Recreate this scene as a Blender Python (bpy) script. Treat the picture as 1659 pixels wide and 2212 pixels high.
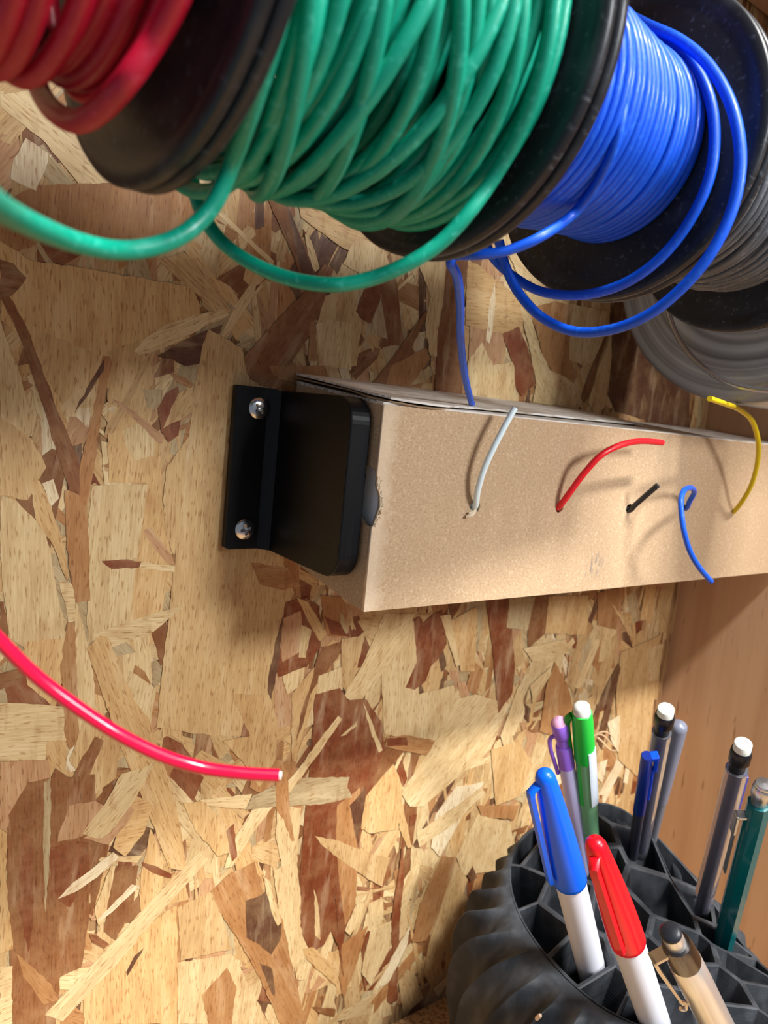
import bpy, bmesh, math, random
from mathutils import Vector, Matrix
from mathutils.geometry import intersect_line_plane
PI = math.pi
sc = bpy.context.scene
for o in list(bpy.data.objects): bpy.data.objects.remove(o)
COL = sc.collection
random.seed(11)

# ------------------------------------------------------------------ camera, light, exposure
F = 1597.0                                   # focal length in pixels of the 1659x2212 frame
CAMP = Vector((0, -.25, 0))
RW = Matrix(((0.80669901, 0.0, 0.59096253), (-0.58239571, -0.1696544, 0.79500479), (0.1002594, -0.98550362, -0.13686004)))
cam = bpy.data.cameras.new('camera'); camo = bpy.data.objects.new('camera', cam); COL.objects.link(camo)
cx_, cy_, cz_ = RW @ Vector((1, 0, 0)), RW @ Vector((0, -1, 0)), RW @ Vector((0, 0, -1))
camo.matrix_world = Matrix(((cx_.x, cy_.x, cz_.x, CAMP.x), (cx_.y, cy_.y, cz_.y, CAMP.y), (cx_.z, cy_.z, cz_.z, CAMP.z), (0, 0, 0, 1)))
cam.sensor_fit = 'VERTICAL'; cam.sensor_height = 36; cam.lens = F / 2212 * 36
cam.clip_start = .004; cam.clip_end = 20
cam.dof.use_dof = True; cam.dof.focus_distance = .235; cam.dof.aperture_fstop = 22
sc.camera = camo

sc.view_settings.view_transform = 'Standard'; sc.view_settings.look = 'None'
sc.view_settings.gamma = 1; sc.view_settings.use_curve_mapping = False
sc.view_settings.exposure = 0.0
w = bpy.data.worlds.new('workshop_air'); sc.world = w; w.use_nodes = True
w.node_tree.nodes['Background'].inputs[0].default_value = (.72, .83, 1, 1)
w.node_tree.nodes['Background'].inputs[1].default_value = .29

def area(name, loc, target, size, power, color, size_y=None):
    l = bpy.data.lights.new(name, 'AREA'); l.energy = power; l.color = color
    l.shape = 'RECTANGLE'; l.size = size; l.size_y = size_y or size
    o = bpy.data.objects.new(name, l); COL.objects.link(o); o.location = loc
    o.rotation_euler = (Vector(target) - Vector(loc)).to_track_quat('-Z', 'Y').to_euler()
    o['label'] = 'ceiling light'; return o
area('shop_light', (.24, -.98, 1.36), (.2, 0, -.1), .42, 60, (1, .985, .96), .12)
area('far_shop_light', (.50, -1.05, .44), (.22, 0, -.05), .26, 11.2, (.97, .99, 1), .20)

# ------------------------------------------------------------------ pixel -> place helpers
def ray(px, py): return RW @ Vector(((px - 829.5) / F, (py - 1106) / F, 1))
def at(px, py, d): return CAMP + ray(px, py) * d
def onY(px, py, off=0.0):
    r = ray(px, py); return CAMP + r * ((-off - CAMP.y) / r.y)
def onX(px, py, x):
    r = ray(px, py); return CAMP + r * (x / r.x)
def srgb(r, g, b):
    f = lambda c: (c / 255 / 12.92) if c <= 10 else ((c / 255 + .055) / 1.055) ** 2.4
    return (f(r), f(g), f(b))

# ------------------------------------------------------------------ object helpers
def mesh_obj(name, verts, faces, mats, parent=None, smooth=False, mi=None):
    me = bpy.data.meshes.new(name); me.from_pydata([tuple(v) for v in verts], [], faces); me.update()
    if not isinstance(mats, (list, tuple)): mats = [mats]
    for m in mats: me.materials.append(m)
    if mi: me.polygons.foreach_set('material_index', mi)
    if smooth: me.polygons.foreach_set('use_smooth', [True] * len(me.polygons))
    o = bpy.data.objects.new(name, me); COL.objects.link(o)
    if parent: o.parent = parent; o.matrix_parent_inverse = parent.matrix_world.inverted()
    return o
def tag(o, label=None, cat=None, group=None, kind=None):
    if label: o['label'] = label
    if cat: o['category'] = cat
    if group: o['group'] = group
    if kind: o['kind'] = kind
    return o
def thing(name, label, cat, loc, group=None):
    o = bpy.data.objects.new(name, None); COL.objects.link(o); o.empty_display_size = .01
    o.location = loc; o.matrix_world = Matrix.Translation(Vector(loc)); return tag(o, label, cat, group)

class MB:
    def __init__(s): s.v = []; s.f = []; s.m = []
    def add(s, v, f, m=0):
        n = len(s.v); s.v += [Vector(p) for p in v]; s.f += [[i + n for i in q] for q in f]; s.m += [m] * len(f)
    def obj(s, name, mats, parent=None, smooth=False, bevel=0, seg=2, angle=35):
        o = mesh_obj(name, s.v, s.f, mats, parent, smooth, s.m)
        bm = bmesh.new(); bm.from_mesh(o.data); bmesh.ops.recalc_face_normals(bm, faces=bm.faces); bm.to_mesh(o.data); bm.free()
        if bevel:
            b = o.modifiers.new('bevel', 'BEVEL'); b.width = bevel; b.segments = seg; b.limit_method = 'ANGLE'; b.angle_limit = math.radians(angle)
        if smooth:
            try: o.data.set_sharp_from_angle(angle=math.radians(50))
            except Exception: pass
        return o
    def box(s, lo, hi, m=0, M=None):
        v = [Vector((x, y, z)) for x in (lo[0], hi[0]) for y in (lo[1], hi[1]) for z in (lo[2], hi[2])]
        if M: v = [M @ p for p in v]
        s.add(v, [(0, 1, 3, 2), (4, 6, 7, 5), (0, 4, 5, 1), (2, 3, 7, 6), (0, 2, 6, 4), (1, 5, 7, 3)], m)
    def lathe(s, prof, M=None, n=40, m=0, close=True):
        # prof: (r, z) pairs round local z
        v = []; k = len(prof)
        for i in range(n):
            a = 2 * PI * i / n
            v += [Vector((r * math.cos(a), r * math.sin(a), z)) for r, z in prof]
        if M: v = [M @ p for p in v]
        f = [(i * k + j, ((i + 1) % n) * k + j, ((i + 1) % n) * k + j + 1, i * k + j + 1) for i in range(n) for j in range(k - 1)]
        if close:
            if prof[0][0] > 1e-7: f.append([i * k for i in range(n)][::-1])
            if prof[-1][0] > 1e-7: f.append([i * k + k - 1 for i in range(n)])
        s.add(v, f, m)
    def tube(s, pts, r, n=12, m=0, caps=True, sub=6, closed=False):
        pts = [Vector(p) for p in pts]; P = []; L = len(pts)
        if closed: P = pts
        else:
            for i in range(L - 1):
                a, b, c, d = pts[max(i - 1, 0)], pts[i], pts[i + 1], pts[min(i + 2, L - 1)]
                for j in range(sub):
                    t = j / sub
                    P.append(.5 * (2 * b + (c - a) * t + (2 * a - 5 * b + 4 * c - d) * t * t + (3 * b - a - 3 * c + d) * t ** 3))
            P.append(pts[-1])
        K = len(P); T = []
        for i in range(K):
            if closed: t = P[(i + 1) % K] - P[i - 1]
            else: t = P[min(i + 1, K - 1)] - P[max(i - 1, 0)]
            T.append(t.normalized())
        u = T[0].orthogonal().normalized(); v = []
        us = []
        for i in range(K):
            u = (u - T[i] * u.dot(T[i])).normalized(); us.append(u.copy())
        for i in range(K):
            w_ = T[i].cross(us[i]); rr = r(i / (K - 1)) if callable(r) else r
            v += [P[i] + (us[i] * math.cos(2 * PI * j / n) + w_ * math.sin(2 * PI * j / n)) * rr for j in range(n)]
        f = []
        if closed:      # match the frame at the seam
            best = min(range(n), key=lambda k_: (v[(K - 1) * n + k_] - v[0]).length)
        for i in range(K if closed else K - 1):
            for j in range(n):
                if i == K - 1: f.append((i * n + (j + best) % n, i * n + (j + 1 + best) % n, (j + 1) % n, j))
                else: f.append((i * n + j, i * n + (j + 1) % n, (i + 1) * n + (j + 1) % n, (i + 1) * n + j))
        if caps and not closed: f += [list(range(n))[::-1], [(K - 1) * n + j for j in range(n)]]
        s.add(v, f, m)
    def prism(s, poly, a, b, m=0):
        # poly: list of Vector pairs (near ring a(p), far ring b(p))
        n = len(poly); v = [a(p) for p in poly] + [b(p) for p in poly]
        s.add(v, [list(range(n)), list(range(n, 2 * n))[::-1]] + [(i, (i + 1) % n, n + (i + 1) % n, n + i) for i in range(n)], m)

def sheet(name, outline, holes, M, thick, mat, parent, name_mesh=None):
    """flat sheet with real holes: outline/holes are 2D point lists, M maps (x, y, 0..thick) to the place"""
    cu = bpy.data.curves.new(name, 'CURVE'); cu.dimensions = '2D'; cu.fill_mode = 'BOTH'; cu.extrude = thick / 2
    for pl in [outline] + holes:
        sp = cu.splines.new('POLY'); sp.points.add(len(pl) - 1); sp.use_cyclic_u = True
        for i, p in enumerate(pl): sp.points[i].co = (p[0], p[1], 0, 1)
    t = bpy.data.objects.new('tmp', cu); COL.objects.link(t)
    dg = bpy.context.evaluated_depsgraph_get(); me = bpy.data.meshes.new_from_object(t.evaluated_get(dg))
    bpy.data.objects.remove(t); me.transform(M @ Matrix.Translation((0, 0, thick / 2))); me.materials.clear(); me.materials.append(mat)
    me.name = name
    bm = bmesh.new(); bm.from_mesh(me); bmesh.ops.remove_doubles(bm, verts=bm.verts, dist=1e-6)
    bmesh.ops.recalc_face_normals(bm, faces=bm.faces); bm.to_mesh(me); bm.free()
    o = bpy.data.objects.new(name, me); COL.objects.link(o)
    if parent: o.parent = parent; o.matrix_parent_inverse = parent.matrix_world.inverted()
    return o
def frame(p, q):
    """matrix with origin p and local z towards q"""
    z = (Vector(q) - Vector(p)).normalized(); return Matrix.Translation(p) @ z.to_track_quat('Z', 'Y').to_matrix().to_4x4()

# ------------------------------------------------------------------ materials
def mat(name, col, rough=.5, metal=0, trans=0, coat=0, spec=.5, ior=1.45, alpha=1):
    m = bpy.data.materials.new(name); m.use_nodes = True; b = m.node_tree.nodes['Principled BSDF']
    b.inputs['Base Color'].default_value = (*col, 1); b.inputs['Roughness'].default_value = rough
    b.inputs['Metallic'].default_value = metal; b.inputs['Transmission Weight'].default_value = trans
    b.inputs['Coat Weight'].default_value = coat; b.inputs['Specular IOR Level'].default_value = spec; b.inputs['IOR'].default_value = ior
    return m
def N(m, t, **k):
    n = m.node_tree.nodes.new(t)
    for a, b in k.items():
        if a.startswith('i_'): n.inputs[a[2:].replace('_', ' ')].default_value = b
        else: setattr(n, a, b)
    return n
def L(m, a, b): m.node_tree.links.new(a, b)
def bsdf(m): return m.node_tree.nodes['Principled BSDF']
def noise_mix(m, c2, scale=(100, 100, 100), lo=.45, hi=.6, detail=4, coord='Object', amount=1.0, rough2=None, src=None):
    tc = N(m, 'ShaderNodeTexCoord'); mp = N(m, 'ShaderNodeMapping'); mp.inputs['Scale'].default_value = scale
    no = N(m, 'ShaderNodeTexNoise'); no.inputs['Scale'].default_value = 1; no.inputs['Detail'].default_value = detail
    rp = N(m, 'ShaderNodeMapRange'); rp.inputs['From Min'].default_value = lo; rp.inputs['From Max'].default_value = hi; rp.inputs['To Max'].default_value = amount
    mx = N(m, 'ShaderNodeMix'); mx.data_type = 'RGBA'
    L(m, tc.outputs[coord], mp.inputs[0]); L(m, mp.outputs[0], no.inputs['Vector']); L(m, no.outputs[0], rp.inputs[0]); L(m, rp.outputs[0], mx.inputs[0])
    b = bsdf(m)
    if b.inputs['Base Color'].is_linked: L(m, b.inputs['Base Color'].links[0].from_socket, mx.inputs[6])
    else: mx.inputs[6].default_value = b.inputs['Base Color'].default_value
    mx.inputs[7].default_value = (*c2, 1); L(m, mx.outputs[2], b.inputs['Base Color'])
    return no, mx
def bump(m, scale, strength, dist=.0005, detail=3, coord='Object'):
    tc = N(m, 'ShaderNodeTexCoord'); mp = N(m, 'ShaderNodeMapping'); mp.inputs['Scale'].default_value = scale
    no = N(m, 'ShaderNodeTexNoise'); no.inputs['Scale'].default_value = 1; no.inputs['Detail'].default_value = detail
    bp = N(m, 'ShaderNodeBump'); bp.inputs['Strength'].default_value = strength; bp.inputs['Distance'].default_value = dist
    L(m, tc.outputs[coord], mp.inputs[0]); L(m, mp.outputs[0], no.inputs['Vector']); L(m, no.outputs[0], bp.inputs['Height'])
    if bsdf(m).inputs['Normal'].is_linked: L(m, bsdf(m).inputs['Normal'].links[0].from_socket, bp.inputs['Normal'])
    L(m, bp.outputs[0], bsdf(m).inputs['Normal'])

def osb_material():
    m = mat('oriented_strand_board', (.5, .35, .2), .55, spec=.35)
    vc = N(m, 'ShaderNodeVertexColor', layer_name='strand')
    uv = N(m, 'ShaderNodeUVMap', uv_map='grain')
    def nz(scale, detail=3, rough=.55):
        mp = N(m, 'ShaderNodeMapping'); mp.inputs['Scale'].default_value = scale; L(m, uv.outputs[0], mp.inputs[0])
        n = N(m, 'ShaderNodeTexNoise'); n.inputs['Scale'].default_value = 1; n.inputs['Detail'].default_value = detail; n.inputs['Roughness'].default_value = rough
        L(m, mp.outputs[0], n.inputs['Vector']); return n
    def rng(n, a, b, c, d):
        r = N(m, 'ShaderNodeMapRange'); r.inputs[1].default_value = a; r.inputs[2].default_value = b; r.inputs[3].default_value = c; r.inputs[4].default_value = d
        L(m, n.outputs[0], r.inputs[0]); return r
    fine = nz((90, 1500, 1), 3); broad = nz((30, 160, 1), 3); fleck = nz((260, 1500, 1), 1, .3); patch = nz((45, 60, 1), 3)
    def mixc(kind, fac, a, b):
        x = N(m, 'ShaderNodeMix'); x.data_type = 'RGBA'; x.blend_type = kind
        if isinstance(fac, float): x.inputs[0].default_value = fac
        else: L(m, fac, x.inputs[0])
        L(m, a, x.inputs[6])
        if isinstance(b, tuple): x.inputs[7].default_value = b
        else: L(m, b, x.inputs[7])
        return x.outputs[2]
    c = vc.outputs[0]
    c = mixc('MULTIPLY', rng(fine, .40, .62, .0, .42).outputs[0], c, (.62, .52, .40, 1))
    c = mixc('MULTIPLY', rng(broad, .42, .7, 0, .5).outputs[0], c, (.70, .58, .46, 1))
    c = mixc('MIX', rng(broad, .45, .25, 0, .35).outputs[0], c, (.78, .62, .38, 1))
    c = mixc('MULTIPLY', rng(fleck, .60, .70, 0, .62).outputs[0], c, (.50, .28, .14, 1))
    c = mixc('MULTIPLY', rng(patch, .60, .74, 0, .5).outputs[0], c, (.62, .36, .20, 1))
    tc = N(m, 'ShaderNodeTexCoord'); wn = N(m, 'ShaderNodeTexNoise'); wn.inputs['Scale'].default_value = 75; wn.inputs['Detail'].default_value = 8; wn.inputs['Roughness'].default_value = .7
    L(m, tc.outputs['Object'], wn.inputs['Vector'])
    c = mixc('MIX', rng(wn, .44, .72, .02, .30).outputs[0], c, (*srgb(206, 170, 120), 1))
    wm = N(m, 'ShaderNodeTexNoise'); wm.inputs['Scale'].default_value = 1; wm.inputs['Detail'].default_value = 7
    mp2 = N(m, 'ShaderNodeMapping'); mp2.inputs['Scale'].default_value = (260, 260, 50); L(m, tc.outputs['Object'], mp2.inputs[0]); L(m, mp2.outputs[0], wm.inputs['Vector'])
    c = mixc('MULTIPLY', rng(wm, .56, .70, 0, .40).outputs[0], c, (.55, .36, .22, 1))
    L(m, c, bsdf(m).inputs['Base Color'])
    bp = N(m, 'ShaderNodeBump'); bp.inputs['Strength'].default_value = .35; bp.inputs['Distance'].default_value = .0003
    L(m, fine.outputs[0], bp.inputs['Height']); L(m, bp.outputs[0], bsdf(m).inputs['Normal'])
    L(m, rng(patch, .3, .7, .62, .4).outputs[0], bsdf(m).inputs['Roughness'])
    return m
M_osb = osb_material()
M_board = mat('board_core', srgb(165, 128, 84), .8)
noise_mix(M_board, srgb(120, 84, 52), (500, 500, 60))

def plastic(name, c, dust=None, rough=.42, amt=.5, streak=(500, 500, 120), bumpy=True, lo=.55, hi=.75):
    m = mat(name, c, rough)
    if dust: noise_mix(m, dust, streak, lo, hi, 5, amount=amt)
    if bumpy: bump(m, (900, 900, 900), .12, .0002)
    return m
M_flange = plastic('black_spool_plastic', (.012, .014, .018), (.16, .18, .21), .38, .55, (260, 700, 700), lo=.60, hi=.80)
noise_mix(M_flange, (.10, .11, .13), (60, 90, 90), .55, .8, 3, amount=.35)
M_bracket = plastic('black_printed_plastic', (.003, .0034, .0045), (.014, .016, .02), .38, .5, (2600, 40, 30), False)
def layer_bump(m, axis_scale, s=.25):
    bump(m, axis_scale, s, .00015, 1)
bsdf(M_bracket).inputs['Specular IOR Level'].default_value = .28
layer_bump(M_bracket, (60, 3200, 20), .25)
M_holder = plastic('charcoal_printed_plastic', (.028, .032, .038), (.085, .093, .105), .55, .7, (160, 160, 60), False, .45, .75)
layer_bump(M_holder, (60, 60, 2400), .35)
def wire_mat(name, c, rough=.36, dusty=None, coat=.1):
    m = mat(name, c, rough, coat=coat)
    if dusty: noise_mix(m, dusty, (700, 700, 700), .56, .72, 4, amount=.45)
    return m
M_green = wire_mat('green_silicone', srgb(0, 150, 122), .42, srgb(80, 200, 180))
M_blue = wire_mat('blue_silicone', srgb(0, 84, 218), .46, srgb(50, 125, 235))
M_red = wire_mat('red_silicone', srgb(172, 12, 44), .42, srgb(195, 60, 90))
M_crimson = wire_mat('crimson_silicone', srgb(215, 8, 58), .24, None, .5)
M_redw = wire_mat('bright_red_silicone', srgb(235, 30, 42), .35)
M_white = wire_mat('white_silicone', srgb(226, 243, 246), .3)
M_yellow = wire_mat('yellow_silicone', srgb(222, 196, 20), .35)
M_black = wire_mat('black_silicone', srgb(38, 40, 44), .4)
M_greywire = wire_mat('grey_silicone', srgb(88, 92, 98), .4, srgb(150, 155, 160))
M_copper = mat('tinned_copper', (.75, .7, .68), .3, 1)

M_kraft = mat('kraft_board', srgb(188, 160, 128), .85, spec=.2)
noise_mix(M_kraft, srgb(158, 130, 98), (900, 900, 1500), .48, .66, 5, amount=.55)
noise_mix(M_kraft, srgb(212, 188, 158), (1300, 1300, 900), .56, .7, 3, amount=.6)
bump(M_kraft, (1500, 1500, 1500), .25, .0002)
def add_wear(m):
    # rubbed pale paper along the front left corner of the box and a grey smudge near its lower edge
    b = bsdf(m); tc = N(m, 'ShaderNodeTexCoord'); sep = N(m, 'ShaderNodeSeparateXYZ'); L(m, tc.outputs['Object'], sep.inputs[0])
    no = N(m, 'ShaderNodeTexNoise'); no.inputs['Scale'].default_value = 260; no.inputs['Detail'].default_value = 4; L(m, tc.outputs['Object'], no.inputs['Vector'])
    ad = N(m, 'ShaderNodeMath', operation='MULTIPLY_ADD'); L(m, no.outputs[0], ad.inputs[0]); ad.inputs[1].default_value = .008; L(m, sep.outputs[0], ad.inputs[2])
    r = N(m, 'ShaderNodeMapRange'); L(m, ad.outputs[0], r.inputs[0]); r.inputs[1].default_value = .1495; r.inputs[2].default_value = .1445; r.inputs[4].default_value = .55
    mx = N(m, 'ShaderNodeMix'); mx.data_type = 'RGBA'; L(m, r.outputs[0], mx.inputs[0]); L(m, b.inputs['Base Color'].links[0].from_socket, mx.inputs[6])
    mx.inputs[7].default_value = (*srgb(222, 202, 176), 1)
    di = N(m, 'ShaderNodeVectorMath', operation='DISTANCE'); mp = N(m, 'ShaderNodeMapping'); mp.inputs['Scale'].default_value = (1, 0, 1.0); L(m, tc.outputs['Object'], mp.inputs[0])
    L(m, mp.outputs[0], di.inputs[0]); di.inputs[1].default_value = (.2535, 0, -.0555)
    sm = N(m, 'ShaderNodeMapRange'); L(m, di.outputs['Value'], sm.inputs[0]); sm.inputs[1].default_value = .0075; sm.inputs[2].default_value = .001; sm.inputs[4].default_value = .9
    n2 = N(m, 'ShaderNodeTexNoise'); n2.inputs['Scale'].default_value = 1; mp2 = N(m, 'ShaderNodeMapping'); mp2.inputs['Scale'].default_value = (900, 300, 250); mp2.inputs['Rotation'].default_value = (0, .9, 0)
    L(m, tc.outputs['Object'], mp2.inputs[0]); L(m, mp2.outputs[0], n2.inputs['Vector'])
    r2 = N(m, 'ShaderNodeMapRange'); L(m, n2.outputs[0], r2.inputs[0]); r2.inputs[1].default_value = .5; r2.inputs[2].default_value = .62
    mu = N(m, 'ShaderNodeMath', operation='MULTIPLY'); L(m, sm.outputs[0], mu.inputs[0]); L(m, r2.outputs[0], mu.inputs[1])
    mz = N(m, 'ShaderNodeMix'); mz.data_type = 'RGBA'; L(m, mu.outputs[0], mz.inputs[0]); L(m, mx.outputs[2], mz.inputs[6]); mz.inputs[7].default_value = (*srgb(105, 105, 110), 1)
    L(m, mz.outputs[2], b.inputs['Base Color'])
M_front = M_kraft.copy(); M_front.name = 'kraft_board_worn'; add_wear(M_front)
M_torn = mat('torn_paper', srgb(226, 208, 178), .95); bump(M_torn, (2500, 2500, 2500), .8, .0004)
M_kraftedge = mat('corrugated_edge', srgb(140, 116, 90), .9)
M_paleflap = mat('pale_kraft', srgb(222, 216, 208), .7); noise_mix(M_paleflap, srgb(160, 145, 125), (60, 700, 700), .45, .65)
M_chrome = mat('screw_steel', (.62, .6, .58), .22, 1)
M_pine = mat('pine_wood', srgb(216, 176, 138), .6, spec=.3)
noise_mix(M_pine, srgb(188, 142, 106), (20, 60, 3.5), .42, .72, 4, amount=.7)
noise_mix(M_pine, srgb(200, 158, 118), (30, 300, 9), .5, .75, 4, amount=.4)
noise_mix(M_pine, srgb(120, 70, 40), (300, 300, 40), .66, .74, 2, amount=.6)
bump(M_pine, (30, 900, 20), .15, .0002)

# ------------------------------------------------------------------ OSB wall
PALE, TAN, GOLD = srgb(226, 200, 150), srgb(210, 176, 124), srgb(216, 178, 122)
BROWN, RED, DARK = srgb(138, 88, 52), srgb(130, 66, 36), srgb(98, 62, 44)
WHITE, PINK, GREY, RUST = srgb(236, 220, 184), srgb(196, 152, 112), srgb(190, 170, 130), srgb(178, 128, 80)
PALET = [PALE] * 7 + [TAN] * 9 + [GOLD] * 4 + [BROWN] * 2 + [RED] + [RUST] * 3 + [GREY] * 3 + [PINK] * 3 + [DARK, WHITE]

def jag(poly, amp, step):
    out = []
    for i in range(len(poly)):
        a, b = poly[i], poly[(i + 1) % len(poly)]
        d = (b[0] - a[0], b[1] - a[1]); l = math.hypot(*d); n = max(1, min(14, int(l / step)))
        for j in range(n):
            t = j / n; k = random.uniform(-amp, amp) if j else random.uniform(-amp, amp) * .3
            out.append((a[0] + d[0] * t - d[1] / (l + 1e-9) * k, a[1] + d[1] * t + d[0] / (l + 1e-9) * k))
    return out
class Strands:
    def __init__(s, place): s.v = []; s.f = []; s.c = []; s.uv = []; s.place = place; s.k = 0
    def add(s, poly, h, col, ang, tilt=(0, 0), lip=.0005):
        n0 = len(s.v); n = len(poly)
        cx = sum(p[0] for p in poly) / n; cy = sum(p[1] for p in poly) / n
        for p in poly: s.v.append(s.place(p[0], p[1], h + (p[0] - cx) * tilt[0] + (p[1] - cy) * tilt[1]))
        for p in poly: s.v.append(s.place(p[0], p[1], h - lip + (p[0] - cx) * tilt[0] + (p[1] - cy) * tilt[1]))
        s.k += 1; ou, ov = (s.k * 7.31) % 50, (s.k * 3.77) % 50; ca, sa = math.cos(ang), math.sin(ang)
        uv = [((p[0] - cx) * ca + (p[1] - cy) * sa + ou, -(p[0] - cx) * sa + (p[1] - cy) * ca + ov) for p in poly]
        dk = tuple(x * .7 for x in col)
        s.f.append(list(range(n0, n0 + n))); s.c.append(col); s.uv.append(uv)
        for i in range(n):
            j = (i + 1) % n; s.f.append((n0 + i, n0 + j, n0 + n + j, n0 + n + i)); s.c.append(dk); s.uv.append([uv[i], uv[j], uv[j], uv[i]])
    def rnd(s, x, y, h, ang=None, scale=1):
        l = random.choice([random.uniform(.010, .024), random.uniform(.018, .045)]) * scale
        wd = random.choice([random.uniform(.0012, .004), random.uniform(.003, .009), random.uniform(.006, .013)]) * scale
        wd = min(wd, l * .6)
        a = ang if ang is not None else random.choice([PI / 2 + random.gauss(0, .22), PI / 2 + random.gauss(0, .5), random.uniform(0, PI)])
        e1, e2 = random.uniform(-.5, .5) * wd, random.uniform(-.5, .5) * wd
        tp = random.uniform(.3, 1)
        P = [(-l / 2 + e1, -wd / 2), (l / 2 - abs(e2), -wd / 2 * tp), (l / 2 + e2 * .5, 0), (l / 2 - abs(e1), wd / 2 * tp), (-l / 2, wd / 2), (-l / 2 - e2 * .6, wd * .1)]
        ca, sa = math.cos(a), math.sin(a)
        P = [(x + p[0] * ca - p[1] * sa, y + p[0] * sa + p[1] * ca) for p in P]
        c = random.choice(PALET); v = random.uniform(.86, 1.08); c = tuple(min(1, q * v) for q in c)
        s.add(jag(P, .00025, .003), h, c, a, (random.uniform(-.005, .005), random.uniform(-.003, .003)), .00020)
    def obj(s, name, base, parent=None):
        # base: (verts, faces) of the board under the strands
        n = len(s.v); v = s.v + base[0]; f = s.f + [[i + n for i in q] for q in base[1]]
        me = bpy.data.meshes.new(name); me.from_pydata([tuple(p) for p in v], [], f); me.update()
        me.materials.append(M_osb); me.materials.append(M_board)
        me.polygons.foreach_set('material_index', [0] * len(s.f) + [1] * len(base[1]))
        ca = me.color_attributes.new('strand', 'FLOAT_COLOR', 'CORNER'); ul = me.uv_layers.new(name='grain')
        cc = []; uu = []
        for q, c, u in zip(s.f, s.c, s.uv):
            for k in range(len(q)): cc += [*c, 1]; uu += [*u[k]]
        for q in base[1]:
            for k in q: cc += [.2, .13, .07, 1]; uu += [0, 0]
        ca.data.foreach_set('color', cc); ul.data.foreach_set('uv', uu)
        o = bpy.data.objects.new(name, me); COL.objects.link(o); return o
def boxgeo(lo, hi):
    b = MB(); b.box(lo, hi); return b.v, b.f

PX, BZ = .42, -.30        # side panel plane, bench top height
wall = Strands(lambda x, y, h: Vector((x, -h, y)))
X0, X1, Z0, Z1 = -.12, PX - .001, BZ, .26
NR = 6500
for i in range(NR):
    x = random.uniform(X0, X1); z = random.uniform(Z0 + .004, Z1)
    if x > X1 - .03: ang = PI / 2 + random.uniform(-.1, .1)
    else: ang = None
    if x > X1 - .012: x = X1 - .012
    wall.rnd(x, z, -.0005 + .00040 * i / NR, ang, 1.25)
TR = []   # traced strands, bottom to top: (polygon in photo pixels, colour, grain: v vertical, h horizontal, None = long axis)
def T(c, g, *p): TR.append((c, g, p))
T(RUST, 'v', (80,400),(240,392),(400,388),(440,480),(300,525),(130,505),(0,560),(0,440))
T(PALE, None, (0,205),(80,190),(180,270),(250,380),(240,395),(170,396),(100,310),(0,230))
T(WHITE, 'v', (56,298),(112,335),(78,412),(22,385),(30,345))
T(GOLD, 'v', (0,520),(60,560),(300,600),(420,620),(440,700),(330,760),(240,780),(200,900),(160,960),(100,840),(60,740),(0,690))
T(BROWN, 'h', (0,560),(30,570),(58,600),(25,640),(0,650))
T(TAN, None, (345,560),(400,545),(500,670),(480,690),(430,640),(360,580))
T(PALE, 'v', (0,690),(40,800),(70,900),(60,980),(0,960))
T(TAN, 'v', (0,900),(70,950),(100,1010),(60,1080),(0,1070))
T(TAN, 'v', (60,700),(240,780),(200,880),(150,900),(110,830),(80,780))
T(PALE, 'v', (130,880),(170,840),(210,830),(200,900),(160,940))
T(PINK, None, (150,900),(200,900),(190,950),(150,965),(140,930))
T(PALE, 'v', (0,1070),(36,1082),(100,1150),(115,1230),(128,1300),(150,1400),(60,1405),(22,1380),(5,1260),(0,1200))
T(BROWN, 'v', (0,1300),(8,1300),(22,1390),(0,1372))
T(GOLD, 'v', (60,1385),(140,1380),(135,1470),(120,1530),(60,1480),(40,1420))
T(PALE, 'h', (128,1255),(158,1262),(165,1340),(148,1345))
T(PALE, 'v', (190,1390),(165,1300),(162,1350),(160,1480),(168,1600),(200,1640),(210,1560),(205,1480))
T(TAN, 'v', (230,760),(300,735),(330,800),(330,880),(310,980),(240,960),(232,860))
T(GOLD, 'v', (232,870),(300,900),(345,960),(350,1080),(368,1200),(350,1335),(275,1355),(285,1260),(300,1170),(318,1045),(234,1042))
T(PALE, 'v', (200,1050),(240,1048),(320,1045),(306,1140),(296,1200),(286,1290),(275,1385),(215,1378),(190,1390),(186,1250),(188,1150))
T(RUST, 'v', (140,1060),(185,1055),(192,1180),(195,1298),(165,1303),(150,1230),(142,1150))
T(BROWN, None, (0,640),(25,690),(62,780),(95,880),(120,965),(150,1060),(178,1075),(170,990),(130,900),(100,820),(70,740),(50,690),(20,640))
T(RUST, None, (222,768),(238,770),(242,785),(232,830),(215,930),(200,1030),(185,1100),(172,1080),(172,1010),(195,920),(212,830))
T(DARK, None, (226,775),(205,810),(165,880),(160,895),(200,840),(225,800))
T(GOLD, None, (62,1040),(85,1038),(110,1090),(130,1150),(150,1240),(145,1255),(115,1180),(80,1130))
T(WHITE, 'v', (170,880),(195,882),(190,925),(165,900))
T(WHITE, None, (90,1045),(115,1035),(128,1075),(110,1095))
T(WHITE, None, (235,880),(252,878),(245,892),(235,888))
T(TAN, None, (335,725),(348,735),(290,850),(245,935),(226,940),(230,920),(262,870),(300,800))
T(PINK, None, (240,862),(265,870),(355,940),(352,955),(338,955),(278,895))
T(PALE, 'v', (265,930),(300,915),(335,950),(335,985),(290,995),(270,960))
T(DARK, 'h', (340,770),(380,745),(445,715),(480,702),(455,780),(400,792),(370,775))
T(PALE, None, (288,758),(310,735),(360,700),(420,680),(485,668),(495,680),(440,705),(400,730),(345,755),(300,766))
T(GREY, 'v', (308,842),(352,842),(350,870),(335,885),(318,880))
T(RED, 'v', (340,882),(358,850),(385,835),(395,880),(385,940),(365,955),(348,930))
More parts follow.
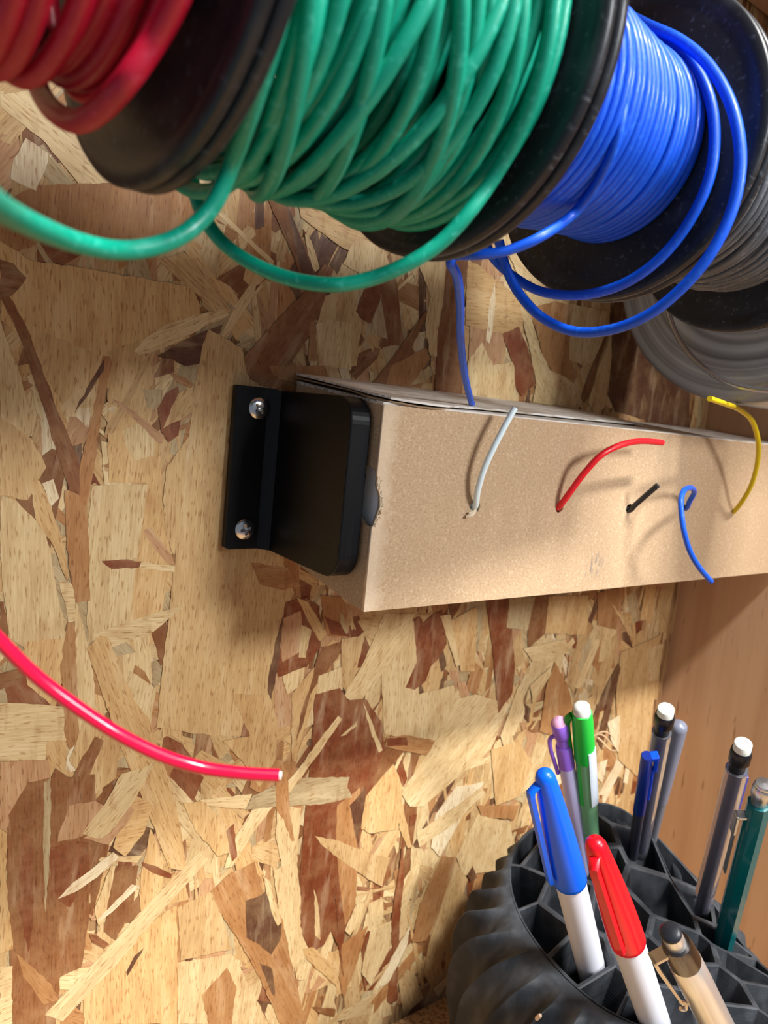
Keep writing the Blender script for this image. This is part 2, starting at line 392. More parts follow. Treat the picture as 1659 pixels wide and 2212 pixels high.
T(TAN, None, (385,850),(415,830),(418,890),(370,915),(352,925))
T(RUST, None, (365,803),(400,815),(420,830),(412,838),(380,825))
T(TAN, 'v', (360,1010),(410,940),(405,1010),(395,1120),(375,1200),(360,1160),(352,1080))
T(TAN, 'v', (450,710),(520,750),(560,840),(590,900),(590,1150),(635,1280),(612,1330),(590,1440),(570,1530),(560,1592),(450,1588),(338,1572),(352,1440),(375,1230),(395,1060),(420,830),(435,760))
T(RED, 'v', (520,1590),(528,1545),(548,1520),(558,1530),(562,1592))
T(RUST, 'h', (540,1215),(620,1225),(650,1265),(610,1275),(560,1262))
T(PINK, None, (310,1145),(325,1140),(370,1200),(378,1222),(360,1215),(320,1165))
T(RED, 'h', (220,1212),(262,1208),(310,1213),(300,1226),(240,1229),(228,1220))
T(PALE, 'h', (305,1214),(378,1222),(376,1236),(300,1227))
T(PALE, 'h', (200,1370),(270,1345),(350,1320),(400,1308),(350,1350),(330,1365),(240,1398),(210,1392))
T(PALE, 'h', (0,1518),(70,1522),(140,1526),(155,1560),(150,1600),(102,1602),(98,1645),(0,1640))
T(BROWN, 'h', (0,1455),(45,1445),(48,1470),(0,1490))
T(RUST, None, (145,1345),(162,1345),(165,1400),(168,1500),(172,1600),(150,1620),(140,1590),(135,1500),(130,1450))
T(TAN, 'v', (180,1560),(210,1540),(260,1600),(250,1680),(200,1720),(150,1640))
T(BROWN, None, (205,1590),(225,1600),(190,1680),(160,1760),(150,1700),(170,1650))
T(PINK, 'v', (0,1645),(103,1640),(112,1690),(100,1810),(20,1800),(0,1790))
T(BROWN, 'v', (18,1760),(60,1690),(110,1680),(120,1660),(150,1680),(205,1672),(206,1740),(196,1900),(190,2000),(175,2090),(130,2110),(120,2212),(28,2212),(15,1900))
T(GOLD, 'v', (0,1790),(16,1800),(12,1900),(28,2050),(0,2060))
T(RED, 'v', (108,1830),(160,1815),(190,1820),(194,1880),(150,1960),(110,1930))
T(RED, 'v', (45,1800),(70,1810),(72,2000),(60,2060),(40,1960))
T(GREY, 'v', (95,1690),(110,1680),(108,1840),(98,1970),(94,1850))
T(RUST, None, (35,2060),(50,2070),(110,2125),(130,2160),(95,2170),(50,2110))
T(RUST, None, (140,2180),(160,2175),(200,2205),(202,2212),(130,2212))
T(PALE, 'h', (0,2088),(28,2086),(24,2212),(0,2212))
T(PINK, 'v', (125,1805),(150,1740),(205,1730),(225,1740),(180,1805),(160,1812),(125,1818))
T(GOLD, None, (186,1400),(215,1372),(234,1376),(262,1450),(295,1520),(325,1560),(345,1630),(372,1700),(392,1800),(402,1880),(365,1875),(330,1780),(290,1680),(258,1610),(215,1480),(196,1430))
T(GOLD, 'h', (295,1720),(330,1740),(310,1800),(270,1850),(245,1830),(260,1780))
T(BROWN, 'v', (245,1870),(300,1870),(285,1960),(250,2030),(225,2010),(235,1930))
T(PINK, None, (180,1810),(235,1825),(280,1770),(290,1750),(270,1730),(240,1780))
T(PALE, None, (262,1672),(318,1655),(340,1640),(325,1665),(295,1720),(240,1795),(218,1812),(190,1805),(178,1800),(225,1740))
T(GOLD, 'v', (325,1790),(355,1860),(345,1960),(310,2000),(300,1930),(310,1860))
T(PALE, 'v', (205,1960),(240,1870),(250,1870),(225,1990),(212,2000))
T(WHITE, None, (124,1942),(160,1905),(245,1840),(258,1852),(210,1895),(165,1925))
T(WHITE, None, (212,1985),(285,1910),(300,1915),(240,1972),(215,1990))
T(GOLD, 'v', (180,2115),(215,2070),(300,2010),(382,1955),(384,2080),(383,2212),(182,2212))
T(PALE, None, (97,2192),(135,2206),(250,2085),(330,1990),(450,1856),(434,1838),(330,1940),(245,2035))
T(RED, None, (306,1862),(340,1872),(371,1888),(370,1897),(330,1885),(308,1870))
T(RED, None, (193,2018),(210,2020),(236,2040),(225,2048),(200,2035))
T(DARK, None, (310,2048),(305,2060),(275,2108),(272,2100),(290,2065))
T(DARK, None, (388,2145),(392,2145),(425,2200),(420,2205))
T(TAN, 'v', (385,1960),(460,1925),(480,1980),(500,2050),(390,2075))
T(PALE, 'v', (384,2080),(500,2060),(540,2130),(580,2212),(384,2212))
T(RUST, 'v', (435,2150),(490,2090),(510,2130),(500,2212),(450,2212))
T(GOLD, 'v', (395,1735),(440,1730),(490,1780),(500,1840),(470,1850),(420,1790))
T(RUST, 'v', (555,1620),(575,1630),(590,1600),(600,1650),(570,1720),(540,1700))
T(GOLD, 'v', (500,1500),(580,1500),(600,1560),(595,1640),(560,1700),(520,1640),(480,1600),(540,1590))
T(RED, 'v', (617,1300),(660,1290),(690,1310),(692,1400),(655,1450),(600,1462),(592,1400),(608,1350))
T(PINK, 'v', (600,1340),(650,1320),(660,1400),(610,1430))
T(PALE, None, (650,1350),(672,1360),(660,1420),(645,1420))
T(DARK, None, (612,1330),(600,1440),(586,1510),(578,1490),(582,1450),(596,1380))
T(PALE, 'v', (610,1460),(660,1440),(650,1480),(620,1500))
T(GOLD, None, (630,1500),(680,1440),(700,1400),(720,1380),(735,1400),(690,1480),(655,1580),(640,1640),(630,1640))
T(BROWN, None, (690,1400),(742,1385),(730,1420),(690,1470),(670,1500),(655,1560),(640,1600),(650,1540),(670,1480))
T(PALE, 'v', (688,1460),(740,1440),(740,1490),(684,1500))
T(RUST, 'v', (692,1285),(735,1290),(762,1320),(750,1378),(702,1372))
T(RED, None, (700,1330),(745,1350),(755,1376),(715,1370))
T(GOLD, None, (640,1290),(665,1300),(705,1370),(690,1385),(675,1360))
T(PALE, 'v', (820,1400),(900,1335),(905,1500),(980,1480),(985,1530),(945,1605),(830,1585))
T(TAN, 'v', (738,1380),(775,1375),(790,1360),(770,1450),(752,1505),(737,1480))
T(PALE, None, (830,1325),(895,1325),(880,1380),(800,1490),(765,1520),(742,1505),(790,1420))
T(RED, 'v', (893,1338),(905,1330),(915,1345),(930,1330),(955,1318),(965,1390),(945,1425),(930,1440),(920,1470),(895,1490),(875,1485),(900,1430),(897,1390))
T(RED, 'v', (680,1500),(735,1486),(750,1512),(790,1510),(824,1560),(830,1615),(815,1660),(800,1720),(780,1800),(770,1870),(765,1990),(745,2010),(738,2060),(715,2010),(700,2040),(672,2060),(650,2010),(648,1900),(658,1760),(672,1640))
T(RUST, 'v', (728,1740),(778,1700),(772,1830),(768,1950),(745,2000),(732,1900),(725,1820))
T(DARK, None, (755,1740),(790,1700),(786,1760),(775,1800),(772,1830),(766,1800))
T(PALE, None, (678,1920),(688,1960),(692,2030),(680,2020),(680,1970))
T(PALE, 'v', (790,1930),(765,1960),(745,2010),(755,2020),(780,1990))
T(GREY, 'h', (575,1705),(640,1680),(755,1678),(750,1700),(760,1722),(690,1738),(600,1742),(530,1748),(545,1720))
T(PALE, None, (430,1728),(545,1715),(530,1748),(450,1740))
T(PALE, None, (730,1546),(738,1554),(700,1610),(660,1665),(626,1712),(618,1690),(645,1660),(680,1610))
T(PALE, None, (545,1748),(590,1742),(545,1800),(500,1872),(484,1876),(500,1820))
T(PALE, 'v', (600,1740),(650,1745),(640,1880),(610,1880),(595,1800))
T(RUST, None, (594,1640),(605,1640),(622,1670),(626,1760),(636,1815),(630,1818),(612,1770),(595,1745))
T(PALE, None, (784,1518),(790,1528),(826,1620),(818,1626),(800,1580))
T(PALE, None, (735,1590),(772,1556),(770,1568),(745,1588))
T(GREY, None, (735,1322),(742,1330),(752,1365),(748,1370),(735,1345))
T(RUST, None, (835,1592),(880,1588),(940,1600),(925,1632),(870,1622),(832,1612))
T(RED, 'h', (835,1595),(878,1592),(880,1610),(836,1612))
T(RED, None, (844,1680),(850,1690),(830,1750),(822,1755),(835,1710))
T(GOLD, 'v', (790,1720),(850,1650),(870,1700),(860,1790),(800,1800),(780,1790))
T(WHITE, 'v', (940,1760),(985,1700),(1045,1690),(1000,1760),(950,1850),(930,1830))
T(PALE, None, (985,1510),(1025,1500),(1100,1520),(1060,1620),(975,1690),(915,1742),(885,1742),(866,1715),(880,1690),(930,1620))
T(PALE, None, (900,1800),(1000,1730),(1040,1700),(1048,1712),(980,1780),(905,1830))
T(GOLD, None, (860,1700),(872,1750),(890,1830),(880,1832),(862,1790))
T(RED, None, (885,1762),(900,1758),(896,1782),(884,1784))
T(PALE, 'v', (590,1880),(640,1860),(650,1940),(648,2000),(668,2060),(625,2095),(605,2000))
T(RUST, None, (455,1925),(500,1885),(550,1862),(560,1910),(585,1960),(610,1985),(625,2060),(640,2120),(660,2212),(605,2212),(560,2110),(515,2030),(475,1970))
T(DARK, 'v', (530,1945),(552,1938),(575,1925),(590,1980),(608,1995),(605,2030),(585,2062),(560,2040),(532,2025))
T(DARK, 'v', (560,2080),(585,2090),(590,2110),(595,2160),(575,2120))
T(RED, None, (488,1795),(505,1780),(512,1850),(500,1862))
T(PALE, None, (566,1890),(580,1900),(608,1990),(600,2000),(590,1980))
T(TAN, 'v', (680,1806),(730,1815),(800,1845),(842,1852),(825,1915),(790,1895),(740,1860),(700,1830))
T(GOLD, None, (652,2050),(676,2045),(728,2098),(726,2130),(700,2105),(665,2075))
T(PALE, 'v', (635,2090),(670,2080),(660,2115),(640,2115))
T(RUST, 'v', (738,2040),(795,2000),(770,2080),(748,2140),(742,2155),(732,2110))
T(RED, None, (722,1920),(728,2000),(737,2100),(742,2110),(732,2010))
T(PALE, None, (800,2010),(845,1990),(840,2050),(800,2130),(780,2100))
T(RED, None, (870,1815),(872,1900),(862,2000),(858,2160),(842,2168),(836,2160),(848,2060),(845,1990),(858,1900))
T(WHITE, None, (885,2000),(880,2040),(840,2120),(810,2140),(825,2110),(850,2060))
T(RUST, None, (955,1850),(985,1852),(975,1920),(950,1970),(920,2032),(890,2035),(905,1960),(930,1900))
T(TAN, 'v', (985,1860),(1010,1900),(960,2050),(930,2130),(915,2100),(925,2040))
T(BROWN, 'h', (675,2175),(725,2180),(722,2195),(690,2188))
# above the box
T(TAN, 'h', (640,420),(700,440),(760,470),(830,560),(800,575),(690,500),(650,470))
T(PALE, 'v', (770,510),(830,540),(850,590),(790,600),(740,570))
T(BROWN, None, (568,400),(600,412),(640,490),(672,560),(700,650),(690,690),(660,620),(620,520),(590,460))
T(DARK, None, (618,440),(650,520),(690,620),(750,772),(738,775),(690,700),(650,590))
T(PALE, None, (658,505),(672,520),(690,580),(680,588),(665,550))
T(TAN, 'v', (700,640),(760,620),(780,700),(770,790),(690,800),(680,720))
T(BROWN, None, (525,772),(600,690),(660,628),(700,570),(720,580),(700,650),(675,710),(625,790),(600,845),(540,820))
T(RUST, 'v', (580,790),(700,790),(720,840),(640,830),(590,810))
T(PALE, 'v', (682,700),(710,690),(760,700),(758,800),(700,790),(690,760))
T(RUST, 'v', (668,695),(682,690),(684,780),(665,780))
T(RED, None, (768,672),(790,620),(830,612),(820,650),(800,700),(782,690))
T(BROWN, None, (800,832),(850,770),(885,720),(918,672),(922,680),(890,750),(905,780),(870,840))
T(RUST, 'v', (845,790),(920,750),(930,775),(880,840),(830,838))
T(PALE, 'v', (900,560),(965,555),(958,640),(950,700),(945,770),(928,768),(918,700),(930,640))
T(BROWN, 'v', (965,556),(1012,556),(1000,650),(1000,700),(998,865),(938,862),(945,720),(958,640))
T(PINK, 'v', (1015,700),(1090,720),(1080,800),(1010,800))
T(GOLD, 'h', (1010,562),(1030,570),(1090,620),(1140,660),(1120,725),(1080,720),(1004,702))
T(WHITE, None, (1068,610),(1070,640),(1062,720),(1056,742),(1049,735),(1056,660))
T(PALE, 'v', (1010,780),(1040,740),(1065,790),(1110,780),(1115,850),(1100,880),(1010,870))
T(PALE, None, (1098,550),(1130,545),(1160,610),(1230,660),(1240,700),(1180,690),(1140,640))
T(RUST, 'v', (1140,668),(1200,650),(1232,660),(1232,760),(1240,810),(1225,830),(1190,800),(1172,770),(1160,720))
T(PALE, None, (1122,660),(1145,680),(1168,760),(1188,800),(1215,812),(1242,830),(1240,880),(1150,870),(1158,830),(1145,760))
T(RED, 'v', (1083,722),(1120,705),(1135,740),(1150,790),(1156,830),(1125,856),(1112,835),(1110,790))
T(PALE, 'v', (1230,655),(1310,672),(1300,740),(1282,780),(1262,790),(1230,778))
T(BROWN, None, (1312,725),(1290,790),(1275,850),(1262,870),(1255,860),(1275,800),(1300,740))
T(PALE, None, (1318,720),(1322,800),(1305,880),(1285,900),(1270,870),(1290,800))
T(DARK, 'v', (1325,640),(1480,650),(1490,930),(1330,890),(1312,850),(1322,760))
# below the box to the right
T(RED, 'v', (1050,1292),(1112,1288),(1106,1370),(1112,1440),(1105,1500),(1075,1540),(1066,1420),(1056,1350))
T(GREY, 'v', (1100,1292),(1160,1288),(1150,1358),(1130,1362),(1094,1355))
T(TAN, 'v', (1182,1288),(1270,1285),(1262,1372),(1176,1368))
T(BROWN, 'v', (1155,1288),(1186,1285),(1176,1370),(1140,1400),(1140,1360))
T(RUST, 'v', (1290,1280),(1340,1270),(1330,1360),(1290,1350))
T(GOLD, None, (1318,1300),(1328,1310),(1370,1372),(1360,1376))
T(PALE, None, (950,1330),(975,1328),(1005,1430),(985,1440))
T(GOLD, 'v', (975,1340),(1030,1310),(1025,1450),(995,1450))
T(BROWN, None, (965,1290),(1010,1280),(975,1340))
T(PALE, 'h', (1130,1400),(1220,1380),(1230,1410),(1150,1430))
T(TAN, 'v', (1340,1410),(1425,1372),(1412,1500),(1390,1690),(1335,1640),(1330,1500))
T(DARK, None, (1335,1432),(1340,1445),(1322,1520),(1300,1620),(1288,1600),(1310,1520),(1280,1550),(1300,1500))
T(RUST, 'v', (1165,1580),(1180,1480),(1198,1430),(1225,1480),(1240,1540),(1228,1600))
T(PALE, None, (1145,1480),(1190,1440),(1190,1455),(1150,1520))
T(PALE, None, (1080,1590),(1120,1480),(1135,1540),(1090,1620))
T(DARK, None, (1133,1520),(1145,1530),(1142,1560),(1132,1550))
T(WHITE, 'v', (1312,1560),(1338,1545),(1338,1600),(1335,1625),(1320,1600))
T(WHITE, None, (1285,1650),(1312,1640),(1300,1690),(1290,1680))
T(PALE, 'v', (1400,1400),(1432,1390),(1420,1470),(1402,1470))
T(GOLD, 'v', (1060,1620),(1120,1600),(1150,1650),(1120,1720),(1070,1740))
T(RUST, 'v', (1030,1740),(1120,1740),(1110,1770),(1040,1765))
T(PALE, 'v', (1030,1760),(1100,1775),(1120,1860),(1070,1880),(1000,1890),(985,1850))
T(DARK, None, (1008,1890),(1020,1870),(1030,1895),(1015,1905))
kk = 0
for c, g, p in TR:
    P = [onY(*q) for q in p]; P = [(v.x, v.z) for v in P]
    P = [(min(x, PX - .0006), max(z, BZ + .0004)) for x, z in P]
    if g == 'v': ang = PI / 2 + random.uniform(-.08, .08)
    elif g == 'h': ang = random.uniform(-.12, .12)
    else:
        n = len(P); mx_ = sum(a for a, b in P) / n; mz_ = sum(b for a, b in P) / n
        sxx = sum((a - mx_) ** 2 for a, b in P); szz = sum((b - mz_) ** 2 for a, b in P); sxz = sum((a - mx_) * (b - mz_) for a, b in P)
        ang = .5 * math.atan2(2 * sxz, sxx - szz)
    vv = random.uniform(.93, 1.07); kk += 1
    wall.add(jag(P, .0003, .0022), .0000 + kk * 1.6e-6, tuple(x * vv for x in c), ang, (0, 0), .00025)
tag(wall.obj('wall_back', boxgeo((X0, .00062, Z0 - .012), (PX + .02, .013, Z1))), kind='structure')

# ------------------------------------------------------------------ bench top and side panel
bench = Strands(lambda x, y, h: Vector((x, y, BZ + h)))
for i in range(1500):
    x = random.uniform(.02, PX - .02); y = random.uniform(-.38, -.02)
    bench.rnd(x, y, -.0016 + .0012 * i / 1500, 0 if y > -.03 else None)
tag(bench.obj('bench_top', boxgeo((-.1, -.45, BZ - .018), (PX - .0005, -.0025, BZ - .0018))), 'pale strand board bench top meeting the bottom of the back wall', 'bench')
mb = MB(); mb.box((PX, -.42, BZ - .018), (PX + .019, .0015, Z1)); tag(mb.obj('wall_right', M_pine, bevel=.0006), kind='structure')
mb = MB(); mb.box((X0, -.222, .236), (PX - .0005, -.0012, .252)); tag(mb.obj('shade_shelf', M_pine, bevel=.0008), 'unseen wooden board added above the spools to shade the upper wall', 'shade_shelf')  # added above the view; depth chosen so its shadow dims the upper wall
mb = MB()
c = onX(1636, 45, PX - .004); mb.box((PX - .009, c.y - .005, c.z - .016), (PX, c.y + .005, c.z + .006))
mb.box((PX - .013, c.y - .003, c.z - .010), (PX - .009, c.y + .003, c.z - .002))
tag(mb.obj('cable_clip', mat('white_nylon', srgb(205, 200, 205), .5), bevel=.0012, seg=3), 'small off white plastic clip fixed on the wooden side panel in the top right corner', 'clip')

# ------------------------------------------------------------------ spools on a rod
C0 = Vector((.1267, -.1208, .0712)); AX = Vector((1, .1116, .0377)).normalized(); RS = .038
AU = AX.cross(Vector((0, 0, 1))).normalized(); AV = AU.cross(AX).normalized()     # AU towards the camera side, AV up
def onT(px, py, t):
    c = C0 + AX * t; d = ray(px, py); return CAMP + d * ((c - CAMP).dot(AX) / d.dot(AX))
def onR(px, py, rad):      # front hit of the pixel ray on a cylinder round the rod
    d = ray(px, py); o = CAMP - C0; dp = d - AX * d.dot(AX); op = o - AX * o.dot(AX)
    a, b_, c = dp.dot(dp), 2 * dp.dot(op), op.dot(op) - rad * rad; D_ = b_ * b_ - 4 * a * c
    return CAMP + d * ((-b_ - math.sqrt(max(0, D_))) / 2 / a)
AM = Matrix(((AU.x, AV.x, AX.x, 0), (AU.y, AV.y, AX.y, 0), (AU.z, AV.z, AX.z, 0), (0, 0, 0, 1)))
def axm(t): return Matrix.Translation(C0 + AX * t) @ AM
mb = MB(); mb.lathe([(.0035, 0), (.0035, .52)], axm(-.22), 20)
rod = mb.obj('rod', mat('zinc_rod', (.5, .5, .5), .35, 1), smooth=True)
tag(rod, 'straight metal rod carrying the row of black wire spools', 'rod')
def flange(parent, t0, t1, R=RS):
    b = MB(); th = t1 - t0; e = .0006
    b.lathe([(.0045, 0), (R - .006, 0), (R - .0045, .0005), (R - .003, 0), (R - e, 0), (R, e), (R, th - e), (R - e, th), (R - .003, th), (R - .0045, th - .0005), (R - .006, th), (.0045, th), (.0045, 0)], axm(t0), 120, close=False)
    return b.obj('flange', M_flange, parent, True)
def hub(parent, t0, t1, r):
    b = MB(); b.lathe([(.0045, 0), (r, 0), (r, t1 - t0), (.0045, t1 - t0), (.0045, 0)], axm(t0), 64, close=False); return b.obj('hub', M_flange, parent, True)
def winding(parent, t0, t1, rad, rw, m, seed, tilt=.0, jr=0, sag=0, n=None, seg=56, over=0):
    """rings of wire: rad(t) gives the layer radius"""
    rr = random.Random(seed); b = MB(); n = n or int((t1 - t0) / (2 * rw)); 
    for i in range(n):
        t = t0 + rw + (t1 - t0 - 2 * rw) * i / max(1, n - 1); rd = rad(t) + rr.uniform(-jr, jr); ph = rr.uniform(0, 2 * PI); tl = rr.uniform(-tilt, tilt)
        ph2 = rr.uniform(0, 6.28); a2 = rr.uniform(0, jr)
        pts = []
        for k in range(seg):
            a = 2 * PI * k / seg; r_ = rd + a2 * math.sin(2 * a + ph2) + sag * max(0, -math.sin(a)) ** 2 * rr.choice([1]) * (i * 7 % 5) / 4
            tt = t + tl * math.sin(a + ph); tt = min(max(tt, t0 + rw), t1 - rw)
            pts.append(C0 + AX * tt + (AU * math.cos(a) + AV * math.sin(a)) * r_)
        b.tube(pts, rw, 10, closed=True)
    for i in range(over):       # lays that cross over the others
        rd = rad((t0 + t1) / 2) + rw * rr.uniform(1.2, 2.4); ta, tb = rr.uniform(t0 + rw, t1 - rw), rr.uniform(t0 + rw, t1 - rw)
        if abs(tb - ta) > .028: tb = ta + (.028 if tb > ta else -.028)
        tb = min(max(tb, t0 + rw), t1 - rw); ph = rr.uniform(0, 6.28); ph2 = rr.uniform(0, 6.28); e = rr.uniform(0, .0012)
        pts = []
        for k in range(seg):
            a = 2 * PI * k / seg; tt = (ta + tb) / 2 + (tb - ta) / 2 * math.sin(a + ph)
            pts.append(C0 + AX * tt + (AU * math.cos(a) + AV * math.sin(a)) * (rd + e * math.sin(a * 2 + ph2) + .001 * max(0, -math.sin(a))))
        b.tube(pts, rw, 10, closed=True)
    o = b.obj('wire_winding', m, parent, True); return o
WR = .00112
TRR, TG, TB, TY = -.0862, -.0276, .0377, .1173
WG, WRD = .00138, .00165
def loose(parent, name, m, pts, r=WR, sub=8):
    b = MB(); b.tube(pts, r, 14, sub=sub); return b.obj(name, m, parent, True)
# red spool
s = thing('wire_spool', 'black spool of dull red wire, foremost on the rod in the top left corner', 'wire spool', C0 + AX * -.12, 'wire spools in a row on the rod')
flange(s, TRR - .0025 - .0035, TRR - .0035); flange(s, TRR - .081, TRR - .0785); hub(s, TRR - .079, TRR - .006, .012)
winding(s, TRR - .0785, TRR - .0092, lambda t: .0255, WRD, M_red, 3, .0015, .0012)
loose(s, 'wire_loop', M_red, [onT(60, 120, -.098), onT(78, 175, -.100), onT(98, 218, -.101), onT(130, 250, -.102), onT(172, 262, -.102), onT(222, 232, -.1015), onT(275, 172, -.101), onR(335, 85, .0305), onR(385, -10, .0305), onR(420, -110, .0305)], WRD)
# green spool
s = thing('wire_spool', 'black spool heaped with untidy green wire, second along the rod', 'wire spool', C0 + AX * -.058, 'wire spools in a row on the rod')
flange(s, TRR - .0033, TRR - .0008); flange(s, TG - .003, TG - .0004); hub(s, TRR - .001, TG - .003, .014)
winding(s, TRR - .0006, TG - .0032, lambda t: .0260, WG, M_green, 5, .004, .0012, .001)
winding(s, TRR - .0006, TG - .0032, lambda t: .0293, WG, M_green, 6, .006, .0018, .002, n=15, over=14).name = 'wire_winding'
loose(s, 'wire_loop', M_green, [onR(640, -160, .0345), onR(612, 0, .0345), onR(577, 130, .0345), onR(538, 250, .0345), onR(502, 350, .0345), onT(462, 440, -.083), onT(405, 500, -.087), onT(330, 533, -.093), onT(250, 540, -.099), onT(170, 525, -.106), onT(90, 495, -.113), onT(10, 455, -.120), onT(-90, 390, -.130)], WG)
loose(s, 'wire_loop', M_green, [onT(400, 300, -.072), onT(412, 370, -.071), onT(425, 430, -.070), onT(450, 485, -.069), onT(490, 532, -.067), onT(550, 572, -.064), onT(630, 603, -.060), onT(720, 615, -.056), onT(800, 602, -.051), onT(880, 570, -.047), onT(950, 525, -.043), onT(1010, 462, -.040), onT(1065, 385, -.0365), onR(1120, 290, .0335), onR(1162, 180, .0335), onR(1190, 60, .0335), onR(1205, -80, .0335)], WG)
loose(s, 'wire_loop', M_green, [onT(350, 340, -.078), onT(375, 385, -.077), onT(420, 412, -.076), onT(480, 405, -.077), onT(540, 350, -.078), onT(600, 250, -.079), onT(660, 120, -.08), onT(700, -60, -.08)], WG)
# blue spool
s = thing('wire_spool', 'black spool of neatly wound blue wire, third along the rod', 'wire spool', C0 + AX * .005, 'wire spools in a row on the rod')
flange(s, TG + .0004, TG + .003); flange(s, TB - .0026, TB); hub(s, TG + .003, TB - .0026, .014)
winding(s, TG + .0032, TB - .0028, lambda t: .0225 + .002 * max(0, min(1, (TB - .012 - t) / .03)), WR, M_blue, 9, .0006, .0002)
loose(s, 'wire_loop', M_blue, [onT(1345, 20, .030), onT(1378, 60, .0315), onT(1440, 82, .0335), onT(1490, 130, .0335), onT(1527, 195, .0335), onT(1543, 270, .0335), onT(1538, 360, .033), onT(1510, 440, .0325), onT(1460, 520, .032), onT(1400, 580, .031), onT(1330, 620, .030), onT(1250, 638, .029), onT(1170, 630, .027), onT(1110, 598, .025), onT(1070, 562, .022), onT(1050, 530, .018)], .0013)
loose(s, 'wire_loop', M_blue, [onT(1350, 30, .029), onT(1400, 55, .0305), onT(1470, 88, .031), onT(1530, 140, .031), onT(1575, 215, .0305), onT(1597, 300, .030), onT(1597, 385, .0295), onT(1575, 470, .029), onT(1530, 555, .028), onT(1470, 625, .027), onT(1400, 680, .026), onT(1320, 712, .025), onT(1240, 716, .024), onT(1170, 685, .022), onT(1120, 632, .020), onT(1092, 575, .018), onT(1078, 520, .015)], .0013)
loose(s, 'wire_tail', M_blue, [onR(1352, 150, .0215), onR(1345, 240, .0245), onR(1322, 330, .0258), onR(1282, 410, .0262), onR(1235, 465, .0275), onT(1170, 510, -.008), onT(1100, 540, -.013), onT(1035, 550, -.0175), onT(985, 552, -.0195), onT(974, 568, -.020), at(988, 600, .172), at(994, 660, .190), at(995, 730, .21), at(1003, 805, .235), at(1016, 862, .262), at(1020, 872, .270)])
# grey spool
s = thing('wire_spool', 'black spool of dark grey wire, farthest along the rod beyond the blue one', 'wire spool', C0 + AX * .08, 'wire spools in a row on the rod')
flange(s, TB + .0012, TB + .0038); flange(s, TY - .0026, TY); hub(s, TB + .0038, TY - .0026, .014)
winding(s, TB + .004, TY - .0028, lambda t: .0245, WR, M_greywire, 15, .003, .0008)

# clear tape roll beyond the spools
M_tape = mat('clear_grey_tape', srgb(122, 128, 134), .28, coat=.3); bump(M_tape, (30, 30, 30), .1, .0003)
def ring_bands(m, cy, cz):
    tc = N(m, 'ShaderNodeTexCoord'); sub = N(m, 'ShaderNodeVectorMath', operation='SUBTRACT'); sub.inputs[1].default_value = (0, cy, cz)
    mul = N(m, 'ShaderNodeVectorMath', operation='MULTIPLY'); mul.inputs[1].default_value = (0, 1, 1); ln = N(m, 'ShaderNodeVectorMath', operation='LENGTH')
    L(m, tc.outputs['Object'], sub.inputs[0]); L(m, sub.outputs[0], mul.inputs[0]); L(m, mul.outputs[0], ln.inputs[0])
    no = N(m, 'ShaderNodeTexNoise', noise_dimensions='1D'); no.inputs['Scale'].default_value = 170; no.inputs['Detail'].default_value = 4; L(m, ln.outputs['Value'], no.inputs['W'])
    rp = N(m, 'ShaderNodeMapRange'); rp.inputs[1].default_value = .35; rp.inputs[2].default_value = .65; L(m, no.outputs[0], rp.inputs[0])
    mx = N(m, 'ShaderNodeMix'); mx.data_type = 'RGBA'; mx.inputs[6].default_value = (*srgb(100, 104, 110), 1); mx.inputs[7].default_value = (*srgb(162, 172, 184), 1)
    L(m, rp.outputs[0], mx.inputs[0]); L(m, mx.outputs[2], bsdf(m).inputs['Base Color'])
TCY, TCZ, TX = -.0809, .0842, .300
ring_bands(M_tape, TCY, TCZ)
s = thing('tape_roll', 'wide roll of clear grey tape hanging behind the last black spool', 'tape roll', (TX, TCY, TCZ))
XM = Matrix.Translation((TX, TCY, TCZ)) @ Matrix.Rotation(PI / 2, 4, 'Y')
mb = MB(); mb.lathe([(.0375, 0), (.0645, 0), (.0665, .0015), (.067, .004), (.067, .044), (.0375, .044), (.0375, 0)], XM, 128, close=False); mb.obj('tape', M_tape, s, True)
mb = MB(); mb.lathe([(.0346, -.0008), (.0373, -.0008), (.0373, .0448), (.0346, .0448), (.0346, -.0008)], XM, 96, close=False); mb.obj('core', mat('brown_card_core', srgb(120, 100, 78), .8), s, True)
b = MB(); pts = []
for i in range(40):
    a = math.radians(150 + i * 5.2)
    pts.append(Vector((.2905, -.1010 - .0547 * math.cos(a), .0768 + .0547 * math.sin(a))))
b.tube(pts, .0011, 12, sub=3)
M_gloss = mat('sheen_tinted_sheath', (.30, .33, .38), .2, .85, coat=.5)  # black cable lightened to metallic blue grey, standing in for its highlight
tag(b.obj('black_cable', M_gloss, None, True), 'thin glossy black cable looped in front of the clear tape roll', 'cable')

